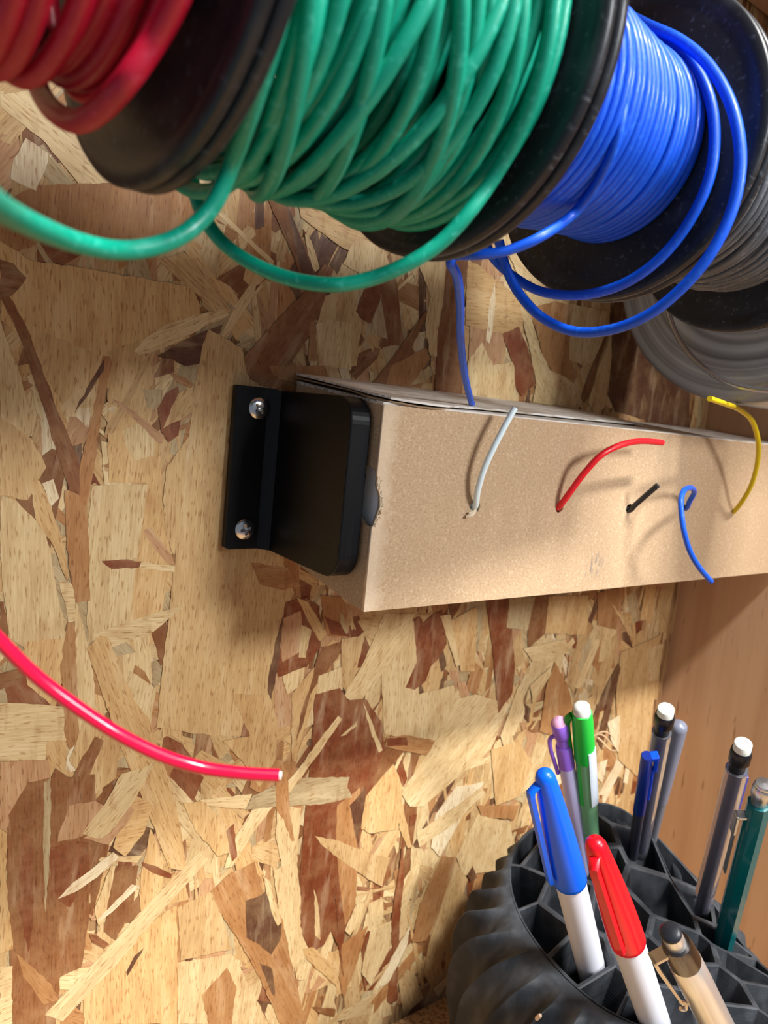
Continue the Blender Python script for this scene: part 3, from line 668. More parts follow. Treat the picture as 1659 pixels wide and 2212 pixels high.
# ------------------------------------------------------------------ cardboard box
BXL, BYF, BZT, BZB = .138, -.0588, .0016, -.0662
TH = .0014
box = thing('cardboard_box', 'long kraft cardboard box held on the wall by a black bracket, coloured wires poking out', 'cardboard box', (.27, -.03, -.0662))
rnd = random.Random(4)
def hole(cx, cz, rx, rz, n=18, j=.12): return [(cx + rx * math.cos(2 * PI * i / n) * rnd.uniform(1 - j, 1 + j), cz + rz * math.sin(2 * PI * i / n) * rnd.uniform(1 - j, 1 + j)) for i in range(n)]
H = {k: onY(*p, -BYF) for k, p in dict(white=(1027, 1095), red=(1209, 1097), black=(1359, 1099), blue=(1484, 1098), yellow=(1586, 1108)).items()}
nt = [onY(*p, -BYF) for p in ((800, 1032), (812, 1048), (822, 1072), (823, 1095), (815, 1118), (808, 1136))]
fr = [(BXL, BZT), (BXL, nt[0].z + .001)] + [(max(p.x, BXL + .0006) + rnd.uniform(-.0003, .0003), p.z) for p in nt] + [(BXL, nt[-1].z - .0006), (BXL, BZB), (.26, BZB - .0002), (PX - .0015, BZB), (PX - .0015, BZT), (.3, BZT + .0004), (.2, BZT + .0002)]
holes = [hole(H['white'].x, H['white'].z, .0023, .0022), hole(H['red'].x, H['red'].z, .0022, .0022), hole(H['black'].x, H['black'].z, .0022, .0021), hole(H['blue'].x, H['blue'].z, .0015, .0014), hole(H['yellow'].x, H['yellow'].z, .0017, .0012)]
FM = Matrix(((1, 0, 0, 0), (0, 0, 1, BYF), (0, 1, 0, 0), (0, 0, 0, 1)))
sheet('front_panel', fr, holes, FM, TH, M_front, box)
# end panel: in the plane x = BXL, coordinates (y, z); wall side sits a little higher
YF_ = BYF + .0015
en = [(YF_, BZT), (YF_, nt[0].z + .0018), (BYF + .003, nt[0].z + .003), (BYF + .0075, nt[0].z + .0035), (BYF + .010, nt[0].z - .004), (BYF + .009, nt[-1].z + .002), (BYF + .004, nt[-1].z - .0004), (YF_, nt[-1].z - .0006), (YF_, BZB), (-.0015, -.0592), (-.0015, .0068), (-.03, .0045)]
EM = Matrix(((0, 0, 1, BXL), (1, 0, 0, 0), (0, 1, 0, 0), (0, 0, 0, 1)))
sheet('end_panel', en, [], EM, TH, M_kraft, box)
def slab(name, quad, th, m, up=(0, 0, 1)):
    b = MB(); n = len(quad); q = [Vector(p) for p in quad]; u = Vector(up) * th
    b.add(q + [p + u for p in q], [list(range(n)), list(range(n, 2 * n))[::-1]] + [(i, (i + 1) % n, n + (i + 1) % n, n + i) for i in range(n)])
    return b.obj(name, m, box)
slab('bottom_panel', [(BXL + .0003, BYF + .0006, BZB), (PX - .0016, BYF + .0006, BZB), (PX - .0016, -.0015, -.0592), (BXL + .0003, -.0015, -.0592)], .0012, M_kraft)
slab('top_panel', [(BXL - .0001, BYF + .0004, BZT - .0004), (PX - .0016, BYF + .0004, BZT - .0004), (PX - .0016, -.0015, .0062), (BXL - .0001, -.0015, .0062)], .0011, M_paleflap)
# torn double flap edge along the left of the top
fp = [(.1375, -.001, .0095), (.1370, -.02, .0077), (.1368, -.04, .0058), (.1372, -.052, .0043), (.1400, -.0592, .0034), (.1450, -.0603, .0030), (.152, -.0598, .0029), (.158, -.0603, .0027), (.164, -.0590, .0028), (.185, -.052, .0034), (.30, -.040, .0046), (.30, -.001, .0092)]
slab('top_flap', fp, .0007, M_paleflap)
slab('liner_flap', [(x - .0005 * (i % 2), y + .0006, z - .0012 + .0002 * (i % 3)) for i, (x, y, z) in enumerate(fp)], .0005, M_kraftedge)
# frayed paper along the notch
b = MB()
ring = [(p.x, BYF, p.z) for p in nt]
for i in range(70):
    k = rnd.randrange(len(ring) - 1); t = rnd.random(); a = Vector(ring[k]).lerp(Vector(ring[k + 1]), t)
    a.x = max(a.x, BXL + .0006); d = Vector((rnd.uniform(-.3, 1), rnd.uniform(-.9, -.1), rnd.uniform(-.7, .7))).normalized() * rnd.uniform(.0003, .0008)
    e = Vector((0, 0, rnd.uniform(.0002, .0005))); a = a + Vector((rnd.uniform(-.0002, .0008), 0, 0))
    b.add([a - e, a + e, a + d + e * .4, a + d - e * .4, a + Vector((0, .0004, 0))], [(0, 1, 2, 3), (0, 1, 4), (2, 3, 4)])
b.obj('torn_edge', M_torn, box)
b = MB()   # peeled tuft by the first hole
h = H['white']; base = Vector((h.x - .0012, BYF - .0001, h.z - .0018))
b.tube([base + Vector((.0008, 0, .0006)), base + Vector((-.001, -.0010, -.0006)), base + Vector((-.0024, -.0014, -.0010)), base + Vector((-.0036, -.0008, -.0016))], lambda t: .0009 - .0004 * t, 7, sub=3)
b.tube([base + Vector((.0008, 0, .0004)), base + Vector((-.0012, -.0008, .0000)), base + Vector((-.0028, -.0010, -.0002))], lambda t: .0006 - .0003 * t, 6, sub=3)
b.obj('torn_tuft', M_torn, box)
# spools lying inside, seen through the notch and holes
inside = []
for i, k in enumerate(('white',)):
    x = H[k].x; ln = .040 if i < 3 else .030
    if k == 'white': x0, x1 = .1408, .207
    elif k == 'red': x0, x1 = .209, .256
    elif k == 'black': x0, x1 = .258, .300
    elif k == 'blue': x0, x1 = .302, .345
    else: x0, x1 = .347, .400
    M = Matrix.Translation((x0, -.0300, -.0315)) @ Matrix.Rotation(PI / 2, 4, 'Y')
    s = thing('wire_spool', 'pale translucent spool inside the cardboard box, seen through the torn corner', 'wire spool', (x0, -.0300, -.0315))
    fm = mat('milky_spool_plastic', srgb(248, 251, 255), .6) if k == 'white' else M_flange
    l = x1 - x0
    for z0, z1 in ((0, .0018), (l - .0018, l)):
        b = MB(); b.lathe([(.004, z0), (.0268, z0), (.0268, z1), (.004, z1), (.004, z0)], M, 64, close=False); b.obj('flange', fm, s, True)
    wr_ = .0262 if k == 'white' else .021
    b = MB(); b.lathe([(.004, .0018), (wr_, .0018), (wr_, l - .0018), (.004, l - .0018), (.004, .0018)], M, 48, close=False)
    b.obj('wire_winding', {'white': M_white, 'red': M_redw, 'black': M_black, 'blue': M_blue, 'yellow': M_yellow}[k], s, True)

# wires poking out of the box
def boxwire(name, m, k, pts, r, label, core=None):
    h = H[k]; P = [Vector((h.x, BYF + .009, h.z - .001)), Vector((h.x, BYF + .002, h.z - .0003))] + [onY(px, py, -BYF + o) for px, py, o in pts]
    b = MB(); b.tube(P, r, 14, sub=8); o = b.obj(name, m, None, True); tag(o, label, 'wire'); 
    return o
boxwire('wire', M_white, 'white', [(1027, 1092, .001), (1032, 1060, .0035), (1045, 1015, .0055), (1065, 970, .007), (1088, 925, .008), (1112, 882, .0085)], .00112, 'stiff white wire standing out of the leftmost hole of the cardboard box')
boxwire('wire', M_redw, 'red', [(1210, 1092, .001), (1228, 1068, .004), (1262, 1022, .008), (1300, 982, .0115), (1345, 960, .013), (1385, 953, .013), (1430, 956, .012)], .00125, 'bright red wire arching out of the second hole of the cardboard box')
boxwire('wire', M_black, 'black', [(1361, 1102, .0006), (1372, 1091, .003), (1398, 1068, .008), (1421, 1048, .012)], .00115, 'short straight black wire in the middle hole of the cardboard box')
boxwire('wire', M_blue, 'blue', [(1484, 1096, .001), (1490, 1082, .004), (1499, 1066, .007), (1497, 1056, .0100), (1488, 1054, .013), (1477, 1060, .0155), (1471, 1080, .018), (1472, 1110, .020), (1478, 1150, .022), (1490, 1190, .023), (1510, 1225, .024), (1536, 1256, .0245)], .00115, 'blue wire curling over and drooping from the fourth box hole')
boxwire('wire', M_yellow, 'yellow', [(1588, 1102, .001), (1605, 1080, .006), (1624, 1045, .011), (1636, 1000, .015), (1638, 955, .018), (1625, 910, .020), (1598, 885, .022), (1565, 872, .025), (1533, 861, .028)], .00112, 'yellow wire bending up out of the rightmost box hole')

# loose crimson wire crossing lower left
P = [at(-150, 1200, .105), at(-60, 1320, .108), at(10, 1395, .112), at(80, 1462, .116), at(160, 1523, .119), at(250, 1582, .122), at(340, 1628, .124), at(430, 1657, .126), at(520, 1670, .127), at(603, 1675, .128)]
s = thing('crimson_wire', 'glossy crimson wire curving in from the left edge, cut end free over the board', 'wire', P[0])
b = MB(); b.tube(P, .00112, 20, sub=10); b.obj('insulation', M_crimson, s, True)
b = MB(); d = (P[-1] - P[-2]).normalized(); u = d.orthogonal().normalized(); v = d.cross(u)
for i in range(7):
    a = i * PI / 3; o = P[-1] + (u * math.cos(a) + v * math.sin(a)) * (.00048 if i < 6 else 0)
    b.tube([o - d * .001, o + d * .00035], .00022, 6, sub=1)
b.obj('bare_strands', M_copper, s, True)

# ------------------------------------------------------------------ black bracket
br = thing('bracket', 'black plastic end bracket screwed to the wall, capping the left end of the cardboard box', 'bracket', (.12, 0, -.055))
def rounded(y0, y1, z0, z1, r, n=10):
    P = [(y1, z1), (y1, z0)]
    for i in range(n + 1):
        a = -PI / 2 - PI / 2 * i / n; P.append((y0 + r + r * math.cos(a), z0 + r + r * math.sin(a)))
    for i in range(n + 1):
        a = PI - PI / 2 * i / n; P.append((y0 + r + r * math.cos(a), z1 - r + r * math.sin(a)))
    return P
b = MB(); pl = rounded(-.0545, -.0004, -.0566, .0030, .0085)
b.prism(pl, lambda p: Vector((.1290, p[0], p[1])), lambda p: Vector((.1368, p[0], p[1]))); b.obj('end_plate', M_bracket, br, bevel=.0005)
fl = [(.1125, -.0556), (.1140, -.0563), (.1288, -.0563), (.1288, .0034), (.1125, .0034)]
b = MB(); b.prism(fl, lambda p: Vector((p[0], -.0042, p[1])), lambda p: Vector((p[0], -.0008, p[1]))); b.obj('wall_flange', M_bracket, br, bevel=.0004)
b = MB(); b.prism([(-.0040, -.0562), (-.0040, .0030), (-.0080, .0030), (-.0080, -.0562)], lambda p: Vector((.1290, p[0], p[1])), lambda p: Vector((.1250 if p[0] > -.005 else .1285, p[0], p[1]))); b.obj('fillet', M_bracket, br)
def screw(px, py, rot, label):
    c = onY(px, py, .0046); o = thing('screw', label, 'screw', c, 'screws in the black bracket')
    M = Matrix.Translation((c.x, -.0042, c.z)) @ Matrix.Rotation(PI / 2, 4, 'X') @ Matrix.Rotation(rot, 4, 'Z')
    # domed head with a real cross recess: radial grid whose height dips inside the cross
    b = MB(); R = .0038; NR_, NA = 22, 96; v = []
    for i in range(NR_ + 1):
        r = R * i / NR_
        for j in range(NA):
            a = 2 * PI * j / NA; x, y = r * math.cos(a), r * math.sin(a)
            z = .0004 + .0014 * math.sqrt(max(0, 1 - (r / (R * 1.04)) ** 2))
            arm = min(abs(x), abs(y)); ln = max(abs(x), abs(y))
            if ln < .00205:
                dd = min(1, max(0, (.00048 + .00012 * (1 - ln / .002) - arm) / .00010)) * min(1, (.00205 - ln) / .00018)
                z -= dd * (.0009 + .0005 * (1 - ln / .00205))
            v.append(M @ Vector((x, y, z)))
    f = [(i * NA + j, (i + 1) * NA + j, (i + 1) * NA + (j + 1) % NA, i * NA + (j + 1) % NA) for i in range(NR_) for j in range(NA)]
    v += [M @ Vector((R * math.cos(2 * PI * j / NA), R * math.sin(2 * PI * j / NA), 0)) for j in range(NA)]
    f += [(NR_ * NA + j, (NR_ + 1) * NA + j, (NR_ + 1) * NA + (j + 1) % NA, NR_ * NA + (j + 1) % NA) for j in range(NA)]
    b.add(v, f); b.obj('screw_head', M_chrome, o, False)
    b = MB(); b.lathe([(.0018, 0), (.0018, .002), (.0004, .0032)], Matrix.Translation((c.x, -.0042, c.z)) @ Matrix.Rotation(-PI / 2, 4, 'X'), 16); b.obj('shank', M_chrome, o)
screw(558, 882, .75, 'cross recessed steel screw at the top of the black bracket')
screw(528, 1143, .2, 'cross recessed steel screw at the bottom of the black bracket')

# ------------------------------------------------------------------ honeycomb pen holder
HC = Vector((.262, -.0925)); HR = .062
def ztop(x, y):
    u, v = x - HC.x, y - HC.y
    r = math.hypot(u, v) / HR; a = math.atan2(v, u)
    lf = max(0, -u / HR - .25)
    return -.199 - .030 * lf ** 1.3 + .019 * math.exp(-((x - .300) ** 2 + (y + .052) ** 2) / .030 ** 2) - .018 * math.exp(-((x - .326) ** 2 + (y + .125) ** 2) / .035 ** 2) + .002 * (1 - r * r)
seeds = []
def rrim(a): return HR * (1 - .36 * max(0, math.cos(a - 2.99)) ** 1.2)
def inrim(x, y, mg): return math.hypot(x - HC.x, y - HC.y) < rrim(math.atan2(y - HC.y, x - HC.x)) - mg
def pen_xy(px, py, d):
    p = at(px, py, d); return (p.x, p.y)
PEN = dict(blue=((1175, 1668, .240), (1265, 2040, .283)), red=((1283, 1815, .226), (1400, 2165, .262)), metal=((1446, 2010, .200), (1548, 2212, .226)),
    pencilA=((1606, 1605, .276), (1524, 1925, .330)), teal=((1651, 1692, .270), (1566, 2020, .318)), pencilB=((1439, 1530, .292), (1390, 1795, .345)),
    grey=((1468, 1562, .318), (1408, 1800, .356)), navy=((1398, 1632, .298), (1374, 1795, .338)), purple=((1207, 1552, .302), (1262, 1880, .345)), green=((1256, 1522, .296), (1276, 1830, .338)))
for k in ('blue', 'red', 'pencilA', 'teal', 'pencilB', 'purple', 'green'): seeds.append(pen_xy(*PEN[k][1]))
rs = random.Random(21)
def hexagons():
    out = []; st = .0245
    for i in range(-6, 7):
        for j in range(-6, 7):
            x = (i + (j % 2) * .5) * st; y = j * st * .87
            x += rs.uniform(-.003, .003); y += rs.uniform(-.003, .003)
            if inrim(HC.x + x, HC.y + y, .006): out.append((HC.x + x, HC.y + y))
    return out
for q in hexagons():
    if all(math.hypot(q[0] - p[0], q[1] - p[1]) > .017 for p in seeds): seeds.append(q)
seeds = [q for q in seeds if inrim(q[0], q[1], .002)]
for i in range(13):      # narrow cells along the outer rim
    a = i * 2 * PI / 13 + .2; q = (HC.x + (rrim(a) - .0045) * math.cos(a), HC.y + (rrim(a) - .0045) * math.sin(a))
    if all(math.hypot(q[0] - p[0], q[1] - p[1]) > .0085 for p in seeds): seeds.append(q)
def clip(poly, px, py, nx, ny):
    out = []
    for i in range(len(poly)):
        a, b_ = poly[i], poly[(i + 1) % len(poly)]
        da = (a[0] - px) * nx + (a[1] - py) * ny; db = (b_[0] - px) * nx + (b_[1] - py) * ny
        if da <= 0: out.append(a)
        if da * db < 0:
            t = da / (da - db); out.append((a[0] + (b_[0] - a[0]) * t, a[1] + (b_[1] - a[1]) * t))
    return out
circ = [(HC.x + (rrim(2 * PI * i / 72) - .0008) * math.cos(2 * PI * i / 72), HC.y + (rrim(2 * PI * i / 72) - .0008) * math.sin(2 * PI * i / 72)) for i in range(72)]
def inset(poly, d):
    out = poly[:]; res = poly
    n = len(poly); area_ = sum(poly[i][0] * poly[(i + 1) % n][1] - poly[(i + 1) % n][0] * poly[i][1] for i in range(n)) / 2
    s_ = 1 if area_ > 0 else -1; out = []
    for i in range(n):
        p0, p1, p2 = poly[i - 1], poly[i], poly[(i + 1) % n]
        e1 = (p1[0] - p0[0], p1[1] - p0[1]); e2 = (p2[0] - p1[0], p2[1] - p1[1]); l1 = math.hypot(*e1) + 1e-9; l2 = math.hypot(*e2) + 1e-9
        n1 = (-e1[1] / l1 * s_, e1[0] / l1 * s_); n2 = (-e2[1] / l2 * s_, e2[0] / l2 * s_)
        bx, by = n1[0] + n2[0], n1[1] + n2[1]; k = d * 2 / max(.5, bx * bx + by * by); out.append((p1[0] + bx * k, p1[1] + by * k))
    return out
def simp(poly, mn):
    out = []
    for p in poly:
        if not out or math.hypot(p[0] - out[-1][0], p[1] - out[-1][1]) > mn: out.append(p)
    if len(out) > 3 and math.hypot(out[0][0] - out[-1][0], out[0][1] - out[-1][1]) <= mn: out.pop()
    return out
hold = thing('pen_holder', 'charcoal black pen holder with twisted ribs and honeycomb cells, in the lower right corner', 'pen holder', (HC.x, HC.y, BZ))
TW = math.radians(34)
def tw(x, y, f):          # f: 0 at the top, 1 at the base
    a = -TW * f; u, v = x - HC.x, y - HC.y; s_ = 1 - .10 * f * f
    return HC.x + (u * math.cos(a) - v * math.sin(a)) * s_, HC.y + (u * math.sin(a) + v * math.cos(a)) * s_
b = MB(); NL = 10
for i, q in enumerate(seeds):
    poly = circ
    for j, p in enumerate(seeds):
        if i == j: continue
        nx, ny = p[0] - q[0], p[1] - q[1]; poly = clip(poly, (p[0] + q[0]) / 2, (p[1] + q[1]) / 2, nx, ny)
        if len(poly) < 3: break
    poly = simp(poly, .0014)
    if len(poly) < 3: continue
    mnr = min(math.hypot(p[0] - q[0], p[1] - q[1]) for p in poly)
    ins = inset(poly, .00125 if mnr > .0045 else .0007); n = len(poly); v = []
    v += [Vector((x, y, ztop(x, y))) for x, y in poly]
    for l in range(NL + 1):
        f = l / NL
        for x, y in ins:
            X_, Y_ = tw(x, y, f * .9); z = ztop(x, y) - .0003; v.append(Vector((X_, Y_, z + (BZ + .003 - z) * f)))
    fs = [(k, (k + 1) % n, n + (k + 1) % n, n + k) for k in range(n)]
    for l in range(NL):
        o = n + l * n; fs += [(o + k, o + (k + 1) % n, o + n + (k + 1) % n, o + n + k) for k in range(n)]
    fs.append([n + NL * n + k for k in range(n)]); b.add(v, fs)
o = b.obj('honeycomb_cells', M_holder, hold)
b = MB(); NA = 1080; NL = 44; v = []
for l in range(NL + 1):
    f = (l / NL) ** 1.5
    for k in range(NA):
        a = 2 * PI * k / NA; R0_ = rrim(a); g = min(1, f / .34); bulge = math.sqrt(1 - (1 - g) ** 2)
        rib = (1 - abs(math.sin(a * 15.5 + .9 * math.sin(a * 3 + 1)))) ** 1.7 * (.75 + .25 * math.sin(a * 5 + 2))
        rib2 = (1 - abs(math.sin(a * 17 - 9 * f + 1)))
        r = R0_ + (HR - .001 - R0_) * bulge + (.0120 * rib + .0005 * rib2 - .0018) * min(1, f * 14)
        x, y = HC.x + r * math.cos(a), HC.y + r * math.sin(a); x, y = tw(x, y, f)
        xt, yt = HC.x + R0_ * math.cos(a), HC.y + R0_ * math.sin(a); z = ztop(xt, yt); v.append(Vector((x, y, z + (BZ - z) * f)))
fs = [(l * NA + k, (l + 1) * NA + k, (l + 1) * NA + (k + 1) % NA, l * NA + (k + 1) % NA) for l in range(NL) for k in range(NA)]
rim = len(v); v += [Vector((HC.x + (rrim(2 * PI * k / NA) - .0010) * math.cos(2 * PI * k / NA), HC.y + (rrim(2 * PI * k / NA) - .0010) * math.sin(2 * PI * k / NA), v[k].z)) for k in range(NA)]
fs += [(k, (k + 1) % NA, rim + (k + 1) % NA, rim + k) for k in range(NA)]
b.add(v, fs); b.obj('ribbed_shell', M_holder, hold, True)

# ------------------------------------------------------------------ pens and pencils
def pen(key, name, label, cat, group='pens and pencils in the black holder'):
    a, e = PEN[key]; A = at(*a); E = at(*e); d = (E - A).normalized()
    s = thing(name, label, cat, A, group)
    z = d; side = RW @ Vector((1, 0, 0)); x = (side - z * side.dot(z)).normalized(); y = z.cross(x)   # x: right in view, y across
    M = Matrix(((x.x, y.x, z.x, A.x), (x.y, y.y, z.y, A.y), (x.z, y.z, z.z, A.z), (0, 0, 0, 1)))
    # the part may run down until 8 mm above the bench
    full = (BZ + .008 - A.z) / d.z
    return s, M, full
def lt(s, M, name, prof, m, label=None, n=40, smooth=True):
    b = MB(); b.lathe(prof, M, n); o = b.obj(name, m, s, smooth)
    if label: o['label'] = label
    return o
pm = lambda n, c, r=.3, **k: mat(n, srgb(*c), r, **k)
M_bcap, M_rcap = pm('blue_cap_plastic', (0, 98, 240), .33), pm('red_cap_plastic', (228, 8, 30), .32, coat=.15)
M_wbody = pm('pale_marker_body', (205, 208, 218), .35)
def marker(key, label, capm, caplen, clipx, cliplabel=None):
    s, M, full = pen(key, 'marker', label, 'marker')
    R0, R1 = .0034, .0060
    prof = [(0, -.0006), (.0018, -.0003), (R0 - .0006, .0008), (R0, .0026)]
    for i in range(1, 9):
        t = i / 8; prof.append((R0 + (R1 - R0) * (1 - (1 - t) ** 1.7), .0026 + (caplen - .0046) * t))
    prof += [(R1, caplen - .0004), (R1 - .0004, caplen)]
    cap = lt(s, M, 'cap', prof, capm)
    lt(s, M, 'barrel', [(.0052, caplen - .001), (.0055, caplen + .001), (.0055, full - .012), (.0045, full), (0, full)], M_wbody)
    b = MB(); ang = clipx; K = []
    for i in range(13):
        t = i / 12; z = .0065 + (caplen - .0125) * t; r = R0 + (R1 - R0) * (1 - (1 - max(0, (z - .0026) / (caplen - .0046))) ** 1.7)
        K.append((z, R0 + .0026 + (R1 - R0 - .0016) * t))
    K = [(.0034, R0 - .0006), (.0046, K[0][1] - .0004)] + K + [(K[-1][0] + .0006, K[-1][1] - .0004)]
    v = []; 
    for z, r in K:
        for w_, e in ((-.0017, 0), (-.0012, .0015), (.0012, .0015), (.0017, 0)): v.append(Matrix.Rotation(ang, 4, 'Z') @ Vector((r + e, w_, z)))
    v = [M @ p for p in v]; n = len(K)
    f = [(i * 4 + j, i * 4 + (j + 1) % 4, i * 4 + 4 + (j + 1) % 4, i * 4 + 4 + j) for i in range(n - 1) for j in range(4)] + [(0, 1, 2, 3), tuple((n - 1) * 4 + j for j in (3, 2, 1, 0))]
    b.add(v, f); b.obj('clip', capm, cap, True, bevel=0)
marker('blue', 'marker with a solid blue cap and pale barrel leaning left in the holder', M_bcap, .056, PI * .86)
marker('red', 'marker with a glossy red cap and pale barrel leaning left in the holder', M_rcap, .051, PI * .64)

# metallic click pen, foremost
M_met = mat('champagne_metal', (.80, .79, .77), .28, .8); M_gun = mat('gunmetal', (.16, .15, .15), .22, 1)
s, M, full = pen('metal', 'ballpoint_pen', 'metallic click pen with a dark button and steel clip, foremost in the holder', 'pen')
M2 = M @ Matrix.Rotation(.3, 4, 'Z')
lt(s, M, 'button', [(0, 0), (.0022, .0001), (.0029, .0007), (.0029, .0016)], pm('black_button', (30, 33, 40), .4), 'black rubber button top')
lt(s, M, 'plunger', [(.0028, .0014), (.0028, .0075)], M_met, 'polished champagne plunger')
lt(s, M, 'collar', [(.0030, .0068), (.0038, .0068), (.0042, .0085), (.0046, .0160), (.0046, .0162)], M_gun, 'dark polished collar')
lt(s, M, 'barrel', [(.0045, .0161), (.0047, .0165), (.0049, .03), (.0050, .06), (.0046, .085), (.0020, min(full, .12)), (0, min(full, .12))], M_met)
b = MB(); Mc = M @ Matrix.Rotation(PI * .93, 4, 'Z')
b.box((.0036, -.0017, .0080), (.0080, .0017, .0092), M=Mc); b.box((.0072, -.0017, .0080), (.0082, .0017, .0130), M=Mc)
b.add([Mc @ Vector(p) for p in ((.0082, -.0016, .013), (.0082, .0016, .013), (.0072, -.0016, .013), (.0072, .0016, .013), (.0066, -.0009, .036), (.0066, .0009, .036), (.0059, -.0009, .036), (.0059, .0009, .036))], [(0, 1, 3, 2), (4, 6, 7, 5), (0, 4, 5, 1), (2, 3, 7, 6), (0, 2, 6, 4), (1, 5, 7, 3)])
b.tube([Mc @ Vector(p) for p in ((.0066, 0, .035), (.0054, 0, .0375), (.0062, 0, .040), (.0075, 0, .0385))], .0006, 8, sub=5)
b.obj('clip', mat('steel_clip', (.7, .68, .65), .2, 1), s, bevel=.0002)

M_clear = mat('smoky_clear_plastic', srgb(222, 224, 236), .08, trans=.9, ior=1.18); M_inner = pm('dark_lead_tube', (52, 52, 66), .4)
M_eras = pm('white_eraser', (222, 226, 215), .8); noise_mix(M_eras, srgb(150, 150, 150), (400, 400, 400), .58, .7, amount=.6)
M_blk = pm('black_cap_plastic', (18, 18, 22), .35)
def clear_pencil(key, label, R=.0041):
    s, M, full = pen(key, 'mechanical_pencil', label, 'mechanical pencil')
    lt(s, M, 'eraser', [(0, -.0001), (.0029, 0), (.0032, .0003), (.0032, .0042)], M_eras)
    lt(s, M, 'eraser_holder', [(.0033, .0034), (.0036, .0036), (.0039, .0060), (.0039, .0098), (.0032, .0112), (.0029, .0122), (.0029, .0165)], M_blk, 'black ferrule under the eraser')
    lt(s, M, 'barrel', [(.0033, .0150), (R, .0150), (R, full - .012), (.0012, full), (0, full)], M_clear, 'clear smoky barrel')
    lt(s, M, 'lead_tube', [(.0017, .0160), (.0017, full - .014), (0, full - .013)], M_inner, 'dark inner tube')
    return s, M
s, M = clear_pencil('pencilA', 'clear mechanical pencil with white eraser leaning right, beside the teal pencil')
b = MB(); b.box((.0038, -.0006, .020), (.0052, .0006, .040), M=M @ Matrix.Rotation(.0, 4, 'Z')); b.obj('clip', pm('violet_blue_clip', (70, 80, 210), .3), s, bevel=.0002)
clear_pencil('pencilB', 'clear mechanical pencil with white eraser at the back, before the grey capped pen', .0038)

M_teal = pm('teal_lacquer', (0, 96, 100), .22, coat=.6); M_silver = mat('satin_silver', (.55, .56, .58), .3, 1)
s, M, full = pen('teal', 'mechanical_pencil', 'teal mechanical pencil with a silver top and clip at the right edge', 'mechanical pencil')
lt(s, M, 'push_cap', [(0, -.0002), (.0028, 0), (.0031, .0005), (.0033, .0012), (.0031, .0018), (.0036, .0026), (.0037, .0062), (.0030, .0080), (.0030, .0112)], M_silver, 'satin silver push cap')
lt(s, M, 'barrel', [(.0034, .0105), (.0042, .0108), (.0043, .02), (.0043, full - .014), (.0014, full), (0, full)], M_teal, None, 8, False)
b = MB(); Mc = M @ Matrix.Rotation(PI * 1.02, 4, 'Z')
b.box((.0036, -.0019, .0170), (.0078, .0019, .0185), M=Mc); b.box((.0062, -.0019, .0170), (.0078, .0019, .0275), M=Mc); b.box((.0062, -.0012, .027), (.0070, .0012, .052), M=Mc)
b.obj('clip', M_silver, s, bevel=.0004)

s, M, full = pen('grey', 'pen', 'pen with a smooth grey rounded cap tilted right at the back of the holder', 'pen')
lt(s, M, 'cap', [(0, -.0004), (.0022, 0), (.0034, .0012), (.0037, .003), (.0033, .05)], pm('grey_cap_plastic', (118, 122, 138), .3))
lt(s, M, 'barrel', [(.0030, .049), (.0030, full - .01), (0, full)], pm('grey_barrel', (110, 112, 122), .3))
s, M, full = pen('navy', 'pen', 'short blue capped pen standing just left of the back clear pencil', 'pen')
cap = lt(s, M, 'cap', [(0, 0), (.0021, 0), (.0024, .0004), (.0026, .035), (.0026, .045)], pm('navy_cap_plastic', (8, 40, 130), .3), 'navy cap')
b = MB(); b.box((.0012, -.0018, -.0002), (.0046, .0018, .0022), M=M); b.box((.0028, -.0016, .001), (.0046, .0016, .0110), M=M); b.box((.0020, -.0013, .010), (.0036, .0013, .034), M=M)
b.obj('clip', pm('bright_blue_clip', (0, 78, 240), .28), cap, bevel=.0005)
lt(s, M, 'barrel', [(.0024, .044), (.0024, full - .01), (0, full)], M_inner)

M_pur, M_lav = pm('purple_plastic', (155, 108, 228), .35), pm('lavender_plastic', (200, 194, 236), .35)
s, M, full = pen('purple', 'mechanical_pencil', 'purple mechanical pencil with a pink eraser, behind the blue marker', 'mechanical pencil')
lt(s, M, 'eraser', [(0, -.0006), (.0018, .0002), (.0032, .0018), (.0034, .0026)], pm('pink_eraser', (226, 170, 205), .8))
lt(s, M, 'push_cap', [(.0034, .0022), (.0036, .0026), (.0036, .0080), (.0030, .0105), (.0026, .0108), (.0026, .0150)], M_pur)
lt(s, M, 'grip', [(.0027, .0148), (.0031, .0150), (.0034, .0165), (.0035, .0270)], M_pur)
lt(s, M, 'barrel', [(.0034, .0268), (.0034, full - .012), (.001, full)], M_lav, 'lavender barrel')
b = MB(); Mc = M @ Matrix.Rotation(PI * .95, 4, 'Z'); b.tube([Mc @ Vector(p) for p in ((.0034, 0, .0085), (.0052, 0, .0100), (.0056, 0, .0150), (.0050, 0, .022), (.0042, 0, .030))], .0009, 8, sub=5); b.obj('clip', M_pur, s, True)
M_grn = pm('green_plastic', (35, 195, 65), .32)
s, M, full = pen('green', 'mechanical_pencil', 'bright green mechanical pencil with a worn white eraser at the back', 'mechanical pencil')
lt(s, M, 'eraser', [(0, -.0004), (.0022, .0001), (.0033, .0010), (.0036, .0048)], M_eras)
lt(s, M, 'push_cap', [(.0037, .0042), (.0040, .0044), (.0042, .0075), (.0043, .0100), (.0044, .0300), (.0042, .0310)], M_grn)
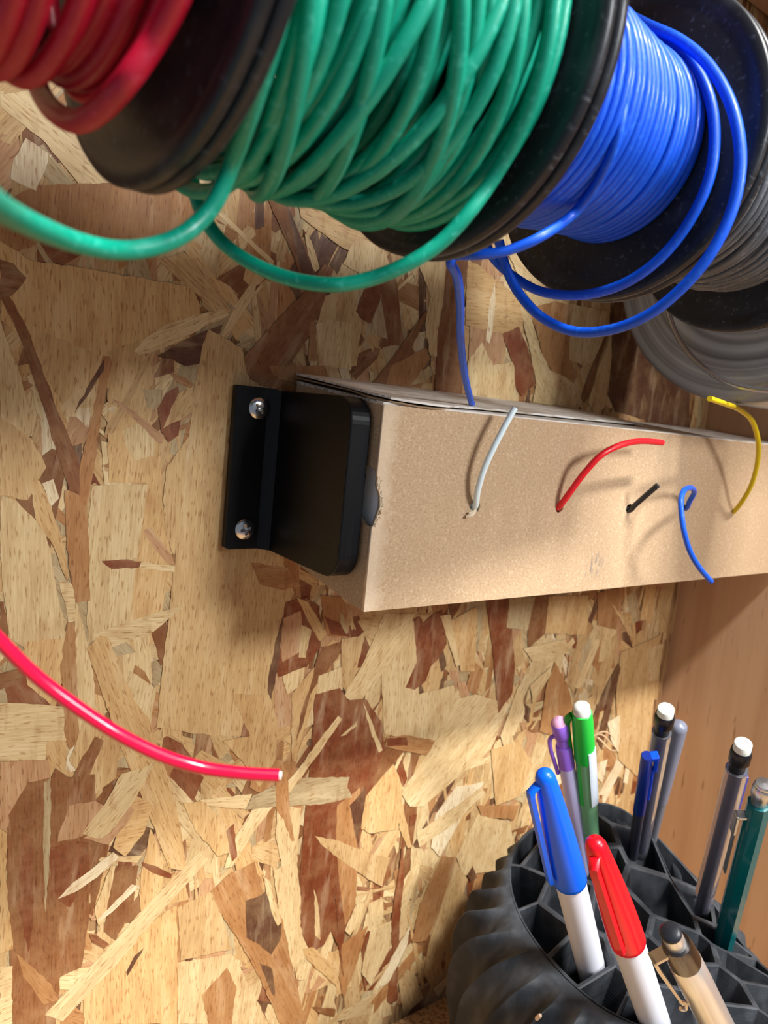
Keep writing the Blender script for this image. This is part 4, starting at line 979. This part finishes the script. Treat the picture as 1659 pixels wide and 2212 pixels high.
bo = lt(s, M, 'barrel', [(.0040, .0300), (.0041, .0600), (.0038, full - .012), (.001, full)], mat('pale_green_clear', srgb(140, 205, 155), .15, trans=.25))
lt(s, M @ Matrix.Translation((-.0013, .0010, 0)), 'inner_tube', [(.0024, .030), (.0026, .0560), (.0012, .0620)], M_grn, None, 20)
b = MB()
for i in range(9):
    a0, a1 = .05 + i * .15, .05 + (i + 1) * .15
    for (ra, rb) in ((.00425, .00465),):
        v = [M @ Vector((r * math.cos(a), r * math.sin(a), z)) for z in (.0240, .0560) for a in (a0, a1) for r in (ra, rb)]
        b.add(v, [(1, 3, 7, 5), (0, 4, 6, 2), (0, 1, 5, 4), (2, 6, 7, 3), (0, 2, 3, 1), (4, 5, 7, 6)])
b.obj('paper_label', pm('white_sticker', (214, 226, 238), .5), bo, True)
b = MB(); Mc = M @ Matrix.Rotation(PI * 1.05, 4, 'Z')
K = [(.0040, .0060), (.0058, .0078), (.0064, .0110), (.0062, .0180), (.0056, .0300), (.0050, .0420), (.0044, .0520)]
b.tube([Mc @ Vector((r, 0, z)) for r, z in K], lambda t: .0017 - .0007 * t, 10, sub=5); b.obj('clip', pm('deep_green_plastic', (30, 150, 45), .35), s, True)

# curled splinter peeling off the back wall
b = MB(); c = onY(1283, 1590, .002)
for k in range(3):
    P = [c + Vector((.001 * k, -.002 * i - .0005 * k, .0035 * math.sin(i * .8 + k) - .002 * k)) + Vector((.0022 * i, 0, 0)) for i in range(5)]
    b.tube(P, lambda t: .0006 * (1 - .6 * t), 6, sub=4)
tag(b.obj('wood_splinter', mat('raw_splinter', srgb(214, 182, 140), .8), None, True), 'small curled wood splinter sticking out of the back wall behind the green pencil', 'wood splinter')
# small chip of wood stuck on the holder ribs
b = MB(); c = at(1163, 2197, .262); b.box((-.0016, -.0006, -.0006), (.0016, .0006, .0006), M=frame(c, c + Vector((.3, -.2, 1))) @ Matrix.Rotation(1.2, 4, 'Y'))
tag(b.obj('wood_chip', mat('wood_chip_pale', srgb(220, 190, 160), .8), bevel=.0003), 'tiny pale wood chip stuck on the ribs of the pen holder', 'wood chip')
